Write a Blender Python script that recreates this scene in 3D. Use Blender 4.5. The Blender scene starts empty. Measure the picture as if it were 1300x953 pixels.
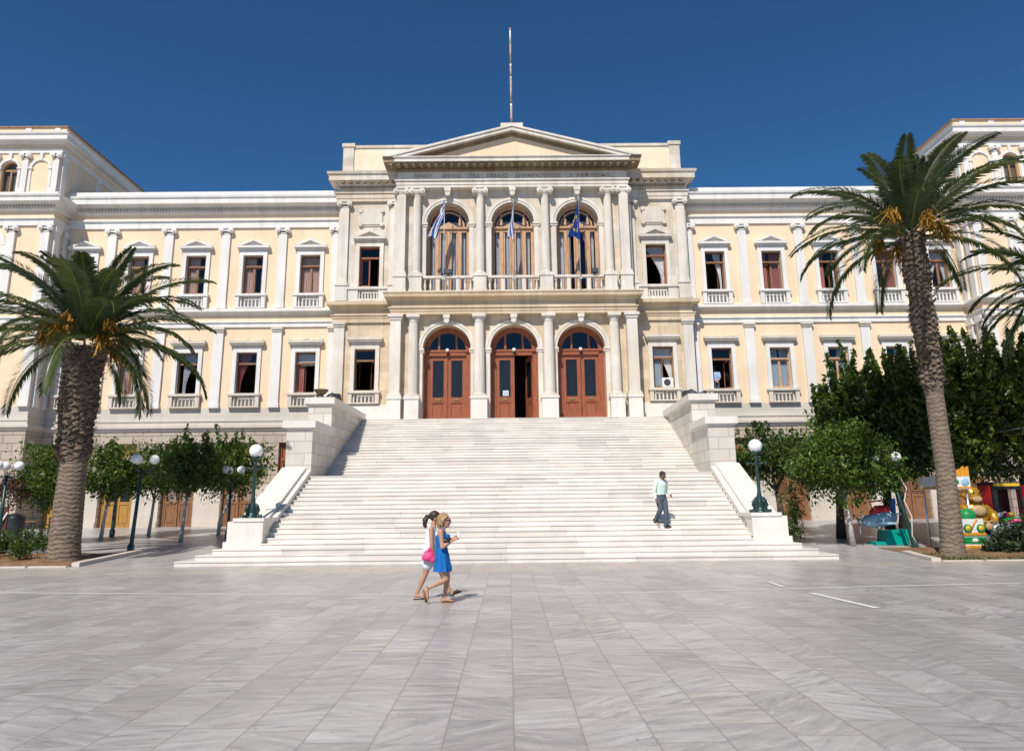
# town hall square, built in metres: +y runs from the camera to the hall
SUN, SKY, EXPO = 5.0, (.105, .66, .0, 9.0), .06
import bpy, math, random
import numpy as np
from mathutils import Vector, Matrix, Euler
random.seed(7)
RNG = np.random.default_rng(11)
SC = bpy.context.scene
COL = SC.collection
PI = math.pi
K = 1.0674          # the hall is drawn in survey units; this brings it to metres
EYE = 1.63
def BT(p): return (p[0]*K, p[1]*K, EYE+(p[2]-EYE)*K)
def gz(y): return 0.0 if y < 21.5 else min(.685, (y-21.5)*.0415)

# ------------------------------------------------------------------ node helper
class G:
    def __init__(s, name, rough=.6, spec=.3):
        s.m = bpy.data.materials.new(name); s.m.use_nodes = True
        s.t = s.m.node_tree; s.t.nodes.clear()
        s.out = s.t.nodes.new('ShaderNodeOutputMaterial')
        s.b = s.t.nodes.new('ShaderNodeBsdfPrincipled')
        s.t.links.new(s.b.outputs[0], s.out.inputs[0])
        s.set(s.b, 'Roughness', rough); s.set(s.b, 'Specular IOR Level', spec)
    def set(s, n, k, v):
        i = n.inputs[k]
        if isinstance(v, bpy.types.NodeSocket): s.t.links.new(v, i)
        elif isinstance(v, (tuple, list)) and i.type == 'RGBA': i.default_value = (v[0], v[1], v[2], 1)
        else: i.default_value = v
    def n(s, typ, ins=None, **kw):
        n = s.t.nodes.new(typ)
        for k, v in kw.items(): setattr(n, k, v)
        for k, v in (ins or {}).items(): s.set(n, k, v)
        return n
    def math(s, op, a, b=0.0, c=0.0):
        return s.n('ShaderNodeMath', {0: a, 1: b, 2: c}, operation=op).outputs[0]
    def mix(s, f, a, b, mode='MIX'):
        n = s.n('ShaderNodeMix', data_type='RGBA', blend_type=mode)
        s.set(n, 0, f); s.set(n, 6, a); s.set(n, 7, b)
        return n.outputs[2]
    def noise(s, vec, scale, detail=4, rough=.55):
        n = s.n('ShaderNodeTexNoise', {'Scale': scale, 'Detail': detail, 'Roughness': rough})
        if vec is not None: s.set(n, 'Vector', vec)
        return n.outputs[0]
    def ramp(s, f, a, b):
        n = s.n('ShaderNodeMapRange', {0: f, 1: a, 2: b}); return n.outputs[0]
    def pos(s): return s.n('ShaderNodeNewGeometry').outputs['Position']
    def sep(s, v):
        n = s.n('ShaderNodeSeparateXYZ', {0: v}); return n.outputs
    def comb(s, x, y, z=0.0): return s.n('ShaderNodeCombineXYZ', {0: x, 1: y, 2: z}).outputs[0]
    def bump(s, h, strength=.3, dist=.02):
        n = s.n('ShaderNodeBump', {'Strength': strength, 'Distance': dist, 'Height': h})
        s.set(s.b, 'Normal', n.outputs[0])
    def col(s, c): s.set(s.b, 'Base Color', c)
def sc3(c, f): return tuple(min(1, x*f) for x in c)

MATS = {}
def plain(name, c, rough=.5, metal=0., var=.12, spec=.35, scale=6., bump=0.):
    g = G(name, rough, spec); p = g.pos()
    f = g.ramp(g.noise(p, scale, 5), .3, .7)
    g.col(g.mix(f, sc3(c, 1-var), sc3(c, 1+var)))
    g.set(g.b, 'Metallic', metal)
    if bump: g.bump(g.math('ADD', g.noise(p, scale*5, 3), g.math('MULTIPLY', g.noise(p, scale*1.3, 4), 3.0)), bump, .015)
    MATS[name] = g.m; return g.m

def stone(name, base, var=.1, block=None, bvar=.1, stain=None, stain_amt=.5, streak=.12, grime=.2, rough=.65, jd=.55, bump=.15):
    g = G(name, rough, .3); p = g.pos(); x, y, z = g.sep(p)[:3]
    nx = g.sep(g.n('ShaderNodeNewGeometry').outputs['Normal'])
    side = g.math('GREATER_THAN', g.math('ABSOLUTE', nx[0]), .6)
    u = g.math('ADD', g.math('MULTIPLY', x, g.math('SUBTRACT', 1.0, side)), g.math('MULTIPLY', y, side))
    c = g.mix(g.ramp(g.noise(p, .9, 7), .3, .72), sc3(base, 1-var), sc3(base, 1+var*.6))
    if block:
        br = g.n('ShaderNodeTexBrick', {'Vector': g.comb(u, z), 'Color1': (1, 1, 1), 'Color2': (0, 0, 0), 'Mortar': (.5, .5, .5),
             'Scale': 1.0, 'Mortar Size': block[2], 'Mortar Smooth': .2, 'Brick Width': block[0], 'Row Height': block[1]})
        c = g.mix(bvar, c, g.mix(br.outputs[0], sc3(base, .62), (min(1, base[0]*1.12), min(1, base[1]*1.14), min(1, base[2]*1.2))))
    st = g.ramp(g.noise(g.comb(g.math('MULTIPLY', u, 2.2), g.math('MULTIPLY', z, .22), g.math('MULTIPLY', u, .7)), 1.3, 6, .6), .48, .75)
    c = g.mix(g.math('MULTIPLY', st, streak), c, sc3(base, .38))
    if stain:
        sf = g.ramp(g.noise(g.comb(u, z, y), .55, 8, .62), .45, .68)
        c = g.mix(g.math('MULTIPLY', sf, stain_amt), c, stain)
    gr = g.ramp(g.noise(p, 9., 6, .7), .55, .8)
    c = g.mix(g.math('MULTIPLY', gr, grime), c, sc3(base, .45))
    pt = g.ramp(g.noise(g.comb(u, z, g.math('MULTIPLY', y, .5)), .28, 4, .5), .35, .68); c = g.mix(g.math('MULTIPLY', pt, .16), c, sc3(base, .72))
    h = g.noise(p, 14., 5)
    if block:
        c = g.mix(g.math('MULTIPLY', br.outputs[1], jd), c, sc3(base, .35))
        h = g.math('SUBTRACT', g.math('MULTIPLY', h, .3), br.outputs[1])
    g.col(c); g.bump(h, bump, .03)
    MATS[name] = g.m; return g.m

def toned(name, base, alt, rough=.5, spec=.3, lo=.6, scale=5., bump=.1, streaks=None, sheen=0, trans=0.):
    """colour runs from base to alt by the per-face attribute 'tone'"""
    g = G(name, rough, spec); p = g.pos()
    a = g.n('ShaderNodeAttribute', attribute_name='tone').outputs['Fac']
    c = g.mix(a, base, alt)
    c = g.mix(g.ramp(g.noise(p, scale, 6), .35, .7), g.mix(1.0, c, (lo,)*3, 'MULTIPLY'), c)
    if streaks:
        x, y, z = g.sep(p)[:3]
        s = g.ramp(g.noise(g.comb(g.math('MULTIPLY', x, .7), g.math('MULTIPLY', y, 5), g.math('MULTIPLY', z, 9)), 1.6, 7, .65), .5, .74)
        c = g.mix(g.math('MULTIPLY', s, streaks[1]), c, streaks[0])
    g.col(c)
    if bump: g.bump(g.noise(p, scale*6, 4), bump, .01)
    if trans:
        t = g.n('ShaderNodeBsdfTranslucent', {'Color': g.mix(1.0, c, (1.0, 1.0, .5), 'MULTIPLY')})
        ms = g.n('ShaderNodeMixShader', {0: trans}); g.t.links.new(g.b.outputs[0], ms.inputs[1]); g.t.links.new(t.outputs[0], ms.inputs[2])
        g.t.links.new(ms.outputs[0], g.out.inputs[0])
    MATS[name] = g.m; return g.m

# ------------------------------------------------------------------ mesh builder
class MB:
    def __init__(s): s.v = []; s.f = []; s.m = []; s.tn = []; s.sm = []
    def add(s, vs, fs, m=0, tone=0., smooth=False):
        o = len(s.v); s.v += [tuple(p) for p in vs]
        for f in fs:
            s.f.append(tuple(i+o for i in f)); s.m.append(m); s.tn.append(tone); s.sm.append(smooth)
    def box(s, x0, x1, y0, y1, z0, z1, m=0, tone=0.):
        if x0 > x1: x0, x1 = x1, x0
        vs = [(x0,y0,z0),(x1,y0,z0),(x1,y1,z0),(x0,y1,z0),(x0,y0,z1),(x1,y0,z1),(x1,y1,z1),(x0,y1,z1)]
        s.add(vs, [(0,3,2,1),(4,5,6,7),(0,1,5,4),(1,2,6,5),(2,3,7,6),(3,0,4,7)], m, tone)
    def quad(s, a, b, c, d, m=0, tone=0.): s.add([a,b,c,d], [(0,1,2,3)], m, tone)
    def poly_y(s, pts, y0, y1, m=0, tone=0.):
        """polygon in x,z (counter-clockwise seen from -y) run from y0 (front) to y1"""
        n = len(pts)
        vs = [(x,y0,z) for x,z in pts]+[(x,y1,z) for x,z in pts]
        fs = [tuple(range(n)), tuple(range(2*n-1,n-1,-1))]+[((i+1)%n, i, n+i, n+(i+1)%n) for i in range(n)]
        s.add(vs, fs, m, tone)
    def poly_x(s, pts, x0, x1, m=0, tone=0.):
        n = len(pts)
        vs = [(x0,y,z) for y,z in pts]+[(x1,y,z) for y,z in pts]
        s.add(vs, [tuple(range(n)), tuple(range(2*n-1,n-1,-1))]+[((i+1)%n, i, n+i, n+(i+1)%n) for i in range(n)], m, tone)
    def lathe(s, prof, cx, cy, z0=0., n=16, m=0, tone=0., smooth=True, flute=0, fd=.08, axis='z'):
        vs = []; rows = len(prof)
        for r, z in prof:
            for i in range(n):
                a = 2*PI*i/n; rr = r*(1-fd*abs(math.sin(a*flute/2))) if flute else r
                if axis == 'z': vs.append((cx+rr*math.cos(a), cy+rr*math.sin(a), z0+z))
                elif axis == 'y': vs.append((cx+rr*math.cos(a), cy+z, z0+rr*math.sin(a)))
        fs = []
        for j in range(rows-1):
            for i in range(n):
                fs.append((j*n+i, j*n+(i+1)%n, (j+1)*n+(i+1)%n, (j+1)*n+i))
        s.add(vs, fs, m, tone, smooth)
        s.add([vs[i] for i in range(n)], [tuple(range(n-1,-1,-1))], m, tone)
        s.add([vs[(rows-1)*n+i] for i in range(n)], [tuple(range(n))], m, tone)
    def ball(s, c, r, n=16, k=10, m=0, tone=0., sc=(1,1,1)):
        vs = [(c[0], c[1], c[2]-r*sc[2])]
        for j in range(1, k):
            b = -PI/2+PI*j/k
            for i in range(n):
                a = 2*PI*i/n
                vs.append((c[0]+r*sc[0]*math.cos(b)*math.cos(a), c[1]+r*sc[1]*math.cos(b)*math.sin(a), c[2]+r*sc[2]*math.sin(b)))
        vs.append((c[0], c[1], c[2]+r*sc[2])); t = len(vs)-1
        fs = [(0, 1+(i+1)%n, 1+i) for i in range(n)]
        for j in range(k-2):
            for i in range(n): fs.append((1+j*n+i, 1+j*n+(i+1)%n, 1+(j+1)*n+(i+1)%n, 1+(j+1)*n+i))
        fs += [(t, 1+(k-2)*n+i, 1+(k-2)*n+(i+1)%n) for i in range(n)]
        s.add(vs, fs, m, tone, True)
    def tube(s, pts, rad, n=8, m=0, tone=0., caps=True):
        pts = [Vector(p) for p in pts]
        if not hasattr(rad, '__len__'): rad = [rad]*len(pts)
        vs = []; up = Vector((.0123, .37, .93))
        for i, p in enumerate(pts):
            d = (pts[min(i+1, len(pts)-1)]-pts[max(i-1, 0)])
            if d.length < 1e-9: d = Vector((0,0,1))
            d.normalize(); a = d.cross(up)
            if a.length < .05: a = d.cross(Vector((1,0,0)))
            a.normalize(); b = d.cross(a); up = -b if False else up
            for k in range(n):
                t = 2*PI*k/n; vs.append(tuple(p+rad[i]*(math.cos(t)*a+math.sin(t)*b)))
        fs = []
        for j in range(len(pts)-1):
            for i in range(n): fs.append((j*n+i, j*n+(i+1)%n, (j+1)*n+(i+1)%n, (j+1)*n+i))
        if caps: fs += [tuple(range(n-1,-1,-1)), tuple(range(len(vs)-n, len(vs)))]
        s.add(vs, fs, m, tone, True)
    def mould(s, path, prof, m=0, tone=0.):
        """profile (out, z) swept along a plan path with mitred corners; outward is to the right of travel"""
        n = len(path); off = []
        nm = []
        for i in range(n-1):
            dx, dy = path[i+1][0]-path[i][0], path[i+1][1]-path[i][1]; l = math.hypot(dx, dy)
            nm.append((dy/l, -dx/l))
        for i in range(n):
            if i == 0: off.append(nm[0])
            elif i == n-1: off.append(nm[-1])
            else:
                a, b = nm[i-1], nm[i]; k = 1+a[0]*b[0]+a[1]*b[1]
                off.append(((a[0]+b[0])/k, (a[1]+b[1])/k))
        q = len(prof); vs = []
        for i in range(n):
            for o, z in prof: vs.append((path[i][0]+off[i][0]*o, path[i][1]+off[i][1]*o, z))
        fs = []
        for i in range(n-1):
            for j in range(q-1): fs.append((i*q+j, (i+1)*q+j, (i+1)*q+j+1, i*q+j+1))
        fs += [tuple(range(q)), tuple(range(len(vs)-1, len(vs)-q-1, -1))]
        s.add(vs, fs, m, tone)
    def xform(s, f): s.v = [tuple(f(p)) for p in s.v]; return s
    def build(s, name, mats, parent=None, T=None):
        me = bpy.data.meshes.new(name)
        vs = np.array([T(p) for p in s.v] if T else s.v, dtype=float).reshape(-1, 3)
        if parent is not None: vs = vs-np.array(WORLD[parent.name])
        me.from_pydata(vs.tolist(), [], s.f)
        if not isinstance(mats, (list, tuple)): mats = [mats]
        for m in mats: me.materials.append(MATS[m] if isinstance(m, str) else m)
        me.polygons.foreach_set('material_index', s.m)
        me.polygons.foreach_set('use_smooth', s.sm)
        a = me.attributes.new('tone', 'FLOAT', 'FACE'); a.data.foreach_set('value', s.tn)
        me.update()
        o = bpy.data.objects.new(name, me); COL.objects.link(o)
        if parent is not None: o.parent = parent; WORLD[o.name] = WORLD[parent.name]
        return o
WORLD = {}
def thing(name, label, cat, loc=(0,0,0), group=None):
    o = bpy.data.objects.new(name, None); COL.objects.link(o); o.location = loc
    o.empty_display_size = .2; WORLD[o.name] = tuple(loc)
    return tag(o, label, cat, group)
def tag(o, label, cat, group=None):
    o['label'] = label; o['category'] = cat
    if group: o['group'] = group
    return o
def struct(o, kind='structure'): o['kind'] = kind; return o
def copy_tree(o, loc, label=None, rot=None, scale=None):
    def cp(a, par):
        c = a.copy(); COL.objects.link(c)
        if par: c.parent = par
        for ch in a.children: cp(ch, c)
        return c
    c = cp(o, None); c.location = loc
    if label: c['label'] = label
    if rot is not None: c.rotation_euler = (0, 0, rot)
    if scale: c.scale = scale
    WORLD[c.name] = tuple(loc)
    return c

# ------------------------------------------------------------------ materials
stone('yellow_plaster', (.83, .635, .44), var=.07, streak=.13, grime=.06, stain=(.68, .50, .31), stain_amt=.3, rough=.8)
stone('attic_plaster', (.80, .67, .48), var=.08, streak=.2, grime=.12, stain=(.80, .76, .70), stain_amt=.8, rough=.8)
stone('white_trim', (.76, .73, .695), var=.08, streak=.28, grime=.18, stain=(.62, .55, .46), stain_amt=.2, rough=.7)
stone('grey_trim', (.66, .595, .505), var=.12, streak=.35, grime=.25, stain=(.45, .39, .31), stain_amt=.35, rough=.75)
stone('facade_marble', (.68, .61, .52), var=.18, block=(1.15, .46, .006), bvar=.48, stain=(.54, .38, .22), stain_amt=.7, streak=.55, grime=.22, jd=.25)
stone('ochre_marble', (.68, .55, .39), var=.18, block=(1.15, .46, .006), bvar=.48, stain=(.50, .34, .18), stain_amt=.75, streak=.55, grime=.22, jd=.25)
stone('column_marble', (.71, .655, .585), var=.12, stain=(.58, .46, .32), stain_amt=.55, streak=.5, grime=.2, block=(3., 1.35, .004), bvar=.08, jd=.35)
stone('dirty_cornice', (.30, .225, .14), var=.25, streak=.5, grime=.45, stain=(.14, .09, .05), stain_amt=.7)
stone('smooth_base', (.62, .555, .48), var=.09, block=(1.7, .62, .004), bvar=.22, streak=.16, grime=.15, stain=(.48, .42, .36), stain_amt=.3, jd=.3)
stone('rustic_base', (.49, .405, .325), var=.12, block=(.95, .40, .022), bvar=.24, streak=.25, grime=.3, stain=(.42, .34, .28), stain_amt=.45, jd=.75, bump=.5)
stone('cheek_marble', (.68, .625, .55), var=.14, block=(.78, .44, .016), bvar=.5, streak=.3, grime=.25, stain=(.58, .48, .37), stain_amt=.3, jd=.5, bump=.5, rough=.5)
stone('white_marble', (.75, .705, .645), var=.1, streak=.2, grime=.18, stain=(.66, .58, .48), stain_amt=.3, rough=.42)
toned('step_marble', (.78, .725, .655), (.62, .575, .53), rough=.42, lo=.86, scale=1.2, streaks=((.56, .48, .40), .55), bump=.06)
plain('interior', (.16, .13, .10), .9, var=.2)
plain('roof_grey', (.35, .32, .29), .9)
plain('terracotta', (.36, .20, .12), .9, var=.3)
def wood(name, c, rough=.45):
    g = G(name, rough, .4); p = g.pos(); x, y, z = g.sep(p)[:3]
    f = g.noise(g.comb(g.math('MULTIPLY', x, 9), g.math('MULTIPLY', y, 9), g.math('MULTIPLY', z, .9)), 2.2, 6, .6)
    g.col(g.mix(g.ramp(f, .3, .72), sc3(c, .62), sc3(c, 1.25))); g.bump(f, .1, .01); MATS[name] = g.m
wood('red_wood', (.30, .09, .04)); wood('brown_wood', (.26, .125, .06)); wood('gold_wood', (.36, .21, .095))
wood('tan_wood', (.52, .31, .18)); wood('mustard_wood', (.42, .22, .05)); wood('board_wood', (.10, .035, .02))
plain('brass', (.45, .34, .12), .35, .8); plain('black_iron', (.02, .02, .022), .5)
plain('lamp_green', (.012, .045, .04), .38, spec=.5, var=.25)
plain('bronze_dark', (.07, .075, .085), .5, .5, var=.35, scale=14)
plain('bronze_brown', (.16, .11, .06), .6, .3, var=.3)
plain('pole_rust', (.45, .30, .24), .7, var=.35, scale=2.)
plain('pole_white', (.75, .74, .72), .5); plain('pole_grey', (.45, .45, .46), .5)
def glass(name, tint, refl):
    g = G(name); t = g.t; t.nodes.remove(g.b)
    tr = g.n('ShaderNodeBsdfTransparent', {'Color': tint}); gl = g.n('ShaderNodeBsdfGlossy', {'Roughness': .03})
    lw = g.n('ShaderNodeLayerWeight', {'Blend': .5}); ms = g.n('ShaderNodeMixShader')
    t.links.new(g.math('ADD', g.math('MULTIPLY', g.math('POWER', lw.outputs['Facing'], 4.0), .8), refl), ms.inputs[0]); t.links.new(tr.outputs[0], ms.inputs[1]); t.links.new(gl.outputs[0], ms.inputs[2])
    t.links.new(ms.outputs[0], g.out.inputs[0]); MATS[name] = g.m
glass('pane_glass', (.84, .86, .88), .05); glass('door_glass', (.22, .25, .28), .06)
def cloth(name, c, tr=.25, var=.1):
    g = G(name, .85, .1); p = g.pos()
    c2 = g.mix(g.ramp(g.noise(p, 7., 4), .3, .7), sc3(c, 1-var), sc3(c, 1+var)); g.col(c2)
    t = g.n('ShaderNodeBsdfTranslucent', {'Color': c2}); ms = g.n('ShaderNodeMixShader', {0: tr})
    g.t.links.new(g.b.outputs[0], ms.inputs[1]); g.t.links.new(t.outputs[0], ms.inputs[2]); g.t.links.new(ms.outputs[0], g.out.inputs[0])
    MATS[name] = g.m
cloth('curtain_pink', (.74, .50, .41)); cloth('curtain_red', (.46, .17, .15)); cloth('curtain_white', (.75, .74, .74)); cloth('curtain_grey', (.62, .64, .67))
cloth('curtain_blue', (.50, .58, .66)); cloth('flag_blue', (.02, .10, .36), .3); cloth('flag_white', (.80, .80, .82), .3); cloth('flag_eu', (.012, .05, .22), .3); cloth('flag_star', (.55, .42, .06))
def globe_mat():
    g = G('globe_white', .25, .5); g.col((.86, .85, .84)); g.set(g.b, 'Subsurface Weight', .3); g.set(g.b, 'Subsurface Radius', (.1, .1, .1)); MATS['globe_white'] = g.m
globe_mat()
# ------------------------------------------------------------------ the town hall (survey units, BT to metres)
HALL = thing('town_hall', 'cream and white neoclassical town hall with pedimented marble portico above the broad stairs', 'building', BT((0, 35.0, 1.0)))
WY, CY, PY, TY = 35.6, 35.0, 34.45, 34.32
XB, XT = 8.72, 22.6
def part(mb, name, mats, parent=None): return mb.build(name, mats, parent or HALL, BT)
def panel(mb, x0, x1, z0, z1, Y, holes, rev=.3, m=0, mr=None):
    xs = sorted({x0, x1, *[h[0] for h in holes], *[h[1] for h in holes]}); xs = [x for x in xs if x0 <= x <= x1]
    zs = sorted({z0, z1, *[h[2] for h in holes], *[h[3] for h in holes]}); zs = [z for z in zs if z0 <= z <= z1]
    for i in range(len(xs)-1):
        for j in range(len(zs)-1):
            cx, cz = (xs[i]+xs[i+1])/2, (zs[j]+zs[j+1])/2
            if any(h[0] < cx < h[1] and h[2] < cz < h[3] for h in holes): continue
            mb.quad((xs[i],Y,zs[j]), (xs[i+1],Y,zs[j]), (xs[i+1],Y,zs[j+1]), (xs[i],Y,zs[j+1]), m)
    mr = m if mr is None else mr
    for a, b, c, d in holes:
        c2, d2 = max(c, z0), min(d, z1)
        mb.quad((a,Y,c2), (a,Y,d2), (a,Y+rev,d2), (a,Y+rev,c2), mr); mb.quad((b,Y,d2), (b,Y,c2), (b,Y+rev,c2), (b,Y+rev,d2), mr)
        if d <= z1: mb.quad((a,Y,d), (b,Y,d), (b,Y+rev,d), (a,Y+rev,d), mr)
        if c >= z0: mb.quad((a,Y,c), (a,Y+rev,c), (b,Y+rev,c), (b,Y,c), mr)
def arch_panel(mb, x0, x1, z0, z1, Y, cx, r, zb, zs, rev, m=0):
    n = 20
    mb.quad((x0,Y,z0),(cx-r,Y,z0),(cx-r,Y,zs),(x0,Y,zs),m); mb.quad((cx+r,Y,z0),(x1,Y,z0),(x1,Y,zs),(cx+r,Y,zs),m)
    if zb > z0: mb.quad((cx-r,Y,z0),(cx+r,Y,z0),(cx+r,Y,zb),(cx-r,Y,zb),m); mb.quad((cx-r,Y,zb),(cx+r,Y,zb),(cx+r,Y+rev,zb),(cx-r,Y+rev,zb),m)
    P = [(cx-r*math.cos(PI*i/n), zs+r*math.sin(PI*i/n)) for i in range(n+1)]
    ex = [x0+(x1-x0)*i/n for i in range(n+1)]
    for i in range(n):
        mb.quad((P[i][0],Y,P[i][1]), (P[i+1][0],Y,P[i+1][1]), (ex[i+1],Y,z1), (ex[i],Y,z1), m)
        mb.add([(P[i][0],Y,P[i][1]), (P[i][0],Y+rev,P[i][1]), (P[i+1][0],Y+rev,P[i+1][1]), (P[i+1][0],Y,P[i+1][1])], [(0,1,2,3)], m, 0, True)
    mb.add([(x0,Y,zs),(cx-r,Y,zs),(x0,Y,z1)], [(0,1,2)], m); mb.add([(cx+r,Y,zs),(x1,Y,zs),(x1,Y,z1)], [(0,1,2)], m)
    for s in (-1, 1): mb.quad((cx+s*r,Y,zb),(cx+s*r,Y,zs),(cx+s*r,Y+rev,zs),(cx+s*r,Y+rev,zb),m)
def ring(mb, cx, zs, r0, r1, y0, y1, m=0, n=24):
    for i in range(n):
        a, b = PI*i/n, PI*(i+1)/n
        p = [(cx-r*math.cos(t), zs+r*math.sin(t)) for r, t in ((r0,a),(r0,b),(r1,b),(r1,a))]
        mb.poly_y(p[::-1] if False else p, y0, y1, m)
DRX = [10.5, 13.07, 15.94, 18.81, 21.55]
WX = [10.2, 13.07, 15.94, 18.81, 21.55]
PX = [8.98, 11.64, 14.51, 17.38, 20.25, 22.42]
# walls of the wings
for s in (-1, 1):
    a, b = sorted((s*XB, s*XT))
    up = [(s*x-.5, s*x+.5, 11.30, 14.0) for x in WX]; lo = [(s*x-.5, s*x+.5, 6.33, 9.01) for x in WX]
    mb = MB(); panel(mb, a, b, 6.28, 17.2, WY, up+lo, .32, 0, 1); part(mb, 'wall', ['yellow_plaster', 'white_trim'])
    dr = [(s*x-.78, s*x+.78, .2, 4.62) for x in DRX]
    mb = MB(); panel(mb, a, b, .2, 5.24, WY, dr, .35, 0)
    for i, x in enumerate(WX[:-1]):                      # projecting plinth piers between the doors
        xm = s*(x+1.435); mb.box(xm-.62, xm+.62, WY-.05, WY+.02, .2, 2.62, 1); mb.box(xm-.6, xm+.6, WY-.09, WY+.02, .2, 1.0, 1)
    part(mb, 'base_wall', ['rustic_base', 'smooth_base'])
    mb = MB(); panel(mb, a, b, 5.24, 6.28, WY, [], 0, 0); part(mb, 'base_wall', ['smooth_base'])
    P = [(a, WY), (b, WY)]
    mb = MB(); mb.mould(P, [(0,5.2),(.06,5.2),(.06,5.27),(.16,5.33),(.16,5.45),(.05,5.47),(.05,5.62),(.09,5.64),(.09,5.70),(0,5.70)]); part(mb, 'string_course', ['smooth_base'])
    mb = MB(); mb.mould(P, [(0,10.27),(.08,10.27),(.08,10.48),(.14,10.50),(.14,10.56),(0,10.57)]); part(mb, 'architrave', ['white_trim'])
    mb = MB(); mb.mould(P, [(0,10.93),(.08,10.95),(.12,11.02),(.26,11.04),(.26,11.16),(.22,11.19),(0,11.22)]); part(mb, 'ledge', ['white_trim'])
    mb = MB(); mb.mould(P, [(0,15.47),(.09,15.47),(.09,15.8),(.17,15.83),(.17,15.9),(0,15.91)]); part(mb, 'architrave', ['white_trim'])
    mb = MB(); mb.mould(P, [(0,16.24),(.07,16.26),(.1,16.34),(.1,16.36),(.1,16.52),(.22,16.54),(.24,16.62),(.52,16.64),(.52,16.9),(.58,16.94),(.6,17.04),(.30,17.05),(.30,17.36),(0,17.36)])
    x = a+.06
    while x < b-.05: mb.box(x, x+.085, WY-.2, WY-.09, 16.37, 16.51, 1); x += .155
    part(mb, 'cornice', ['white_trim', 'grey_trim'])
# interiors, roof
for z0, z1 in ((.25, 6.2), (6.55, 11.2), (11.32, 17.1)):
    mb = MB()
    for xa, xb in ((-XT, -XB), (XB, XT)):
        mb.quad((xa,39.5,z0),(xb,39.5,z0),(xb,39.5,z1),(xa,39.5,z1)); mb.quad((xa,WY+.36,z0),(xb,WY+.36,z0),(xb,39.5,z0),(xa,39.5,z0)); mb.quad((xa,WY+.36,z1),(xb,WY+.36,z1),(xb,39.5,z1),(xa,39.5,z1))
        for x in ([xa, xb]+[ (1 if xa > 0 else -1)*(w+1.43) for w in WX[:-1]]): mb.quad((x,WY+.36,z0),(x,39.5,z0),(x,39.5,z1),(x,WY+.36,z1))
    if z0 > 6:
        zz = z0 if z0 > 7 else 5.38
        mb.quad((-XB,42,zz),(XB,42,zz),(XB,42,z1),(-XB,42,z1)); mb.quad((-XB,35.37,zz),(XB,35.37,zz),(XB,42,zz),(-XB,42,zz)); mb.quad((-XB,35.37,z1),(XB,35.37,z1),(XB,42,z1),(-XB,42,z1))
        for x in (-XB, -5.9, -1.6, 1.6, 5.9, XB): mb.quad((x,35.4,zz),(x,42,zz),(x,42,z1),(x,35.4,z1))
    part(mb, 'interior_wall', ['interior'])
mb = MB(); mb.box(-XT, XT, WY+.02, 46, 17.22, 17.3); mb.box(-8.6, 8.6, 35.2, 44, 19.5, 19.6); part(mb, 'roof', ['roof_grey'])

# ---- windows
def sash(mb, hx, z0, z1, w, Y, side, ang, m=0, panes=None):
    """one casement leaf hinged at hx; side +1 opens to +x when shut; ang swings it inward"""
    c, s = math.cos(ang), math.sin(ang)
    def R(u, v, z): return (hx+side*(u*c - 0*v), Y+v+u*s, z)
    def bar(u0, u1, za, zb):
        vs = [R(u, v, z) for z in (za, zb) for u, v in ((u0,0),(u1,0),(u1,.05),(u0,.05))]
        if side < 0: vs = [vs[i] for i in (1,0,3,2,5,4,7,6)]
        mb.add(vs, [(0,3,2,1),(4,5,6,7),(0,1,5,4),(1,2,6,5),(2,3,7,6),(3,0,4,7)], m)
    bar(0, .06, z0, z1); bar(w-.06, w, z0, z1); bar(.06, w-.06, z0, z0+.1); bar(.06, w-.06, z1-.06, z1)
    if panes is not None:
        panes.quad(R(.06,.025,z0+.1), R(w-.06,.025,z0+.1), R(w-.06,.025,z1-.06), R(.06,.025,z1-.06))
def drape(mb, x0, x1, z0, z1, Y, tie=0, seed=0, pleats=7, hem=None):
    n = max(8, int(pleats*6)); r = random.Random(seed); ph = r.random()*6
    k = 10; g = []
    for j in range(k+1):
        v = j/k
        for i in range(n+1):
            u = i/n
            xa, xb = x0, x1
            if tie:   # gathered towards one side below
                q = math.sin(min(1, (1-v)*1.15)*PI/2)**1.3
                if tie > 0: xa = x0+(x1-x0)*.78*q
                else: xb = x1-(x1-x0)*.78*q
            g.append((xa+(xb-xa)*u, Y+.03*math.sin(u*pleats*2*PI+ph+v*.7)+.01*math.sin(u*23+v*5), z0+(z1-z0)*v))
    mb.add(g, [(j*(n+1)+i, j*(n+1)+i+1, (j+1)*(n+1)+i+1, (j+1)*(n+1)+i) for j in range(k) for i in range(n)], 0, 0, True)
def balusters(mb, x0, x1, z0, z1, Y, n, m=0, solid=True):
    """rail, foot, end blocks and n turned balusters"""
    h = z1-z0
    mb.box(x0-.05, x1+.05, Y-.1, Y+.16, z1-.11, z1, m); mb.box(x0, x1, Y-.06, Y+.12, z0, z0+.06, m)
    e = .19
    mb.box(x0, x0+e, Y-.05, Y+.11, z0+.06, z1-.11, m); mb.box(x1-e, x1, Y-.05, Y+.11, z0+.06, z1-.11, m)
    for i in range(n):
        x = x0+e+(x1-x0-2*e)*(i+.5)/n; hh = h-.17
        mb.lathe([(.045,0),(.045,.05*hh),(.03,.09*hh),(.052,.28*hh),(.045,.4*hh),(.024,.62*hh),(.022,.8*hh),(.04,.86*hh),(.045,.92*hh),(.045,hh)], x, Y+.03, z0+.06, 8, m)
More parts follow.
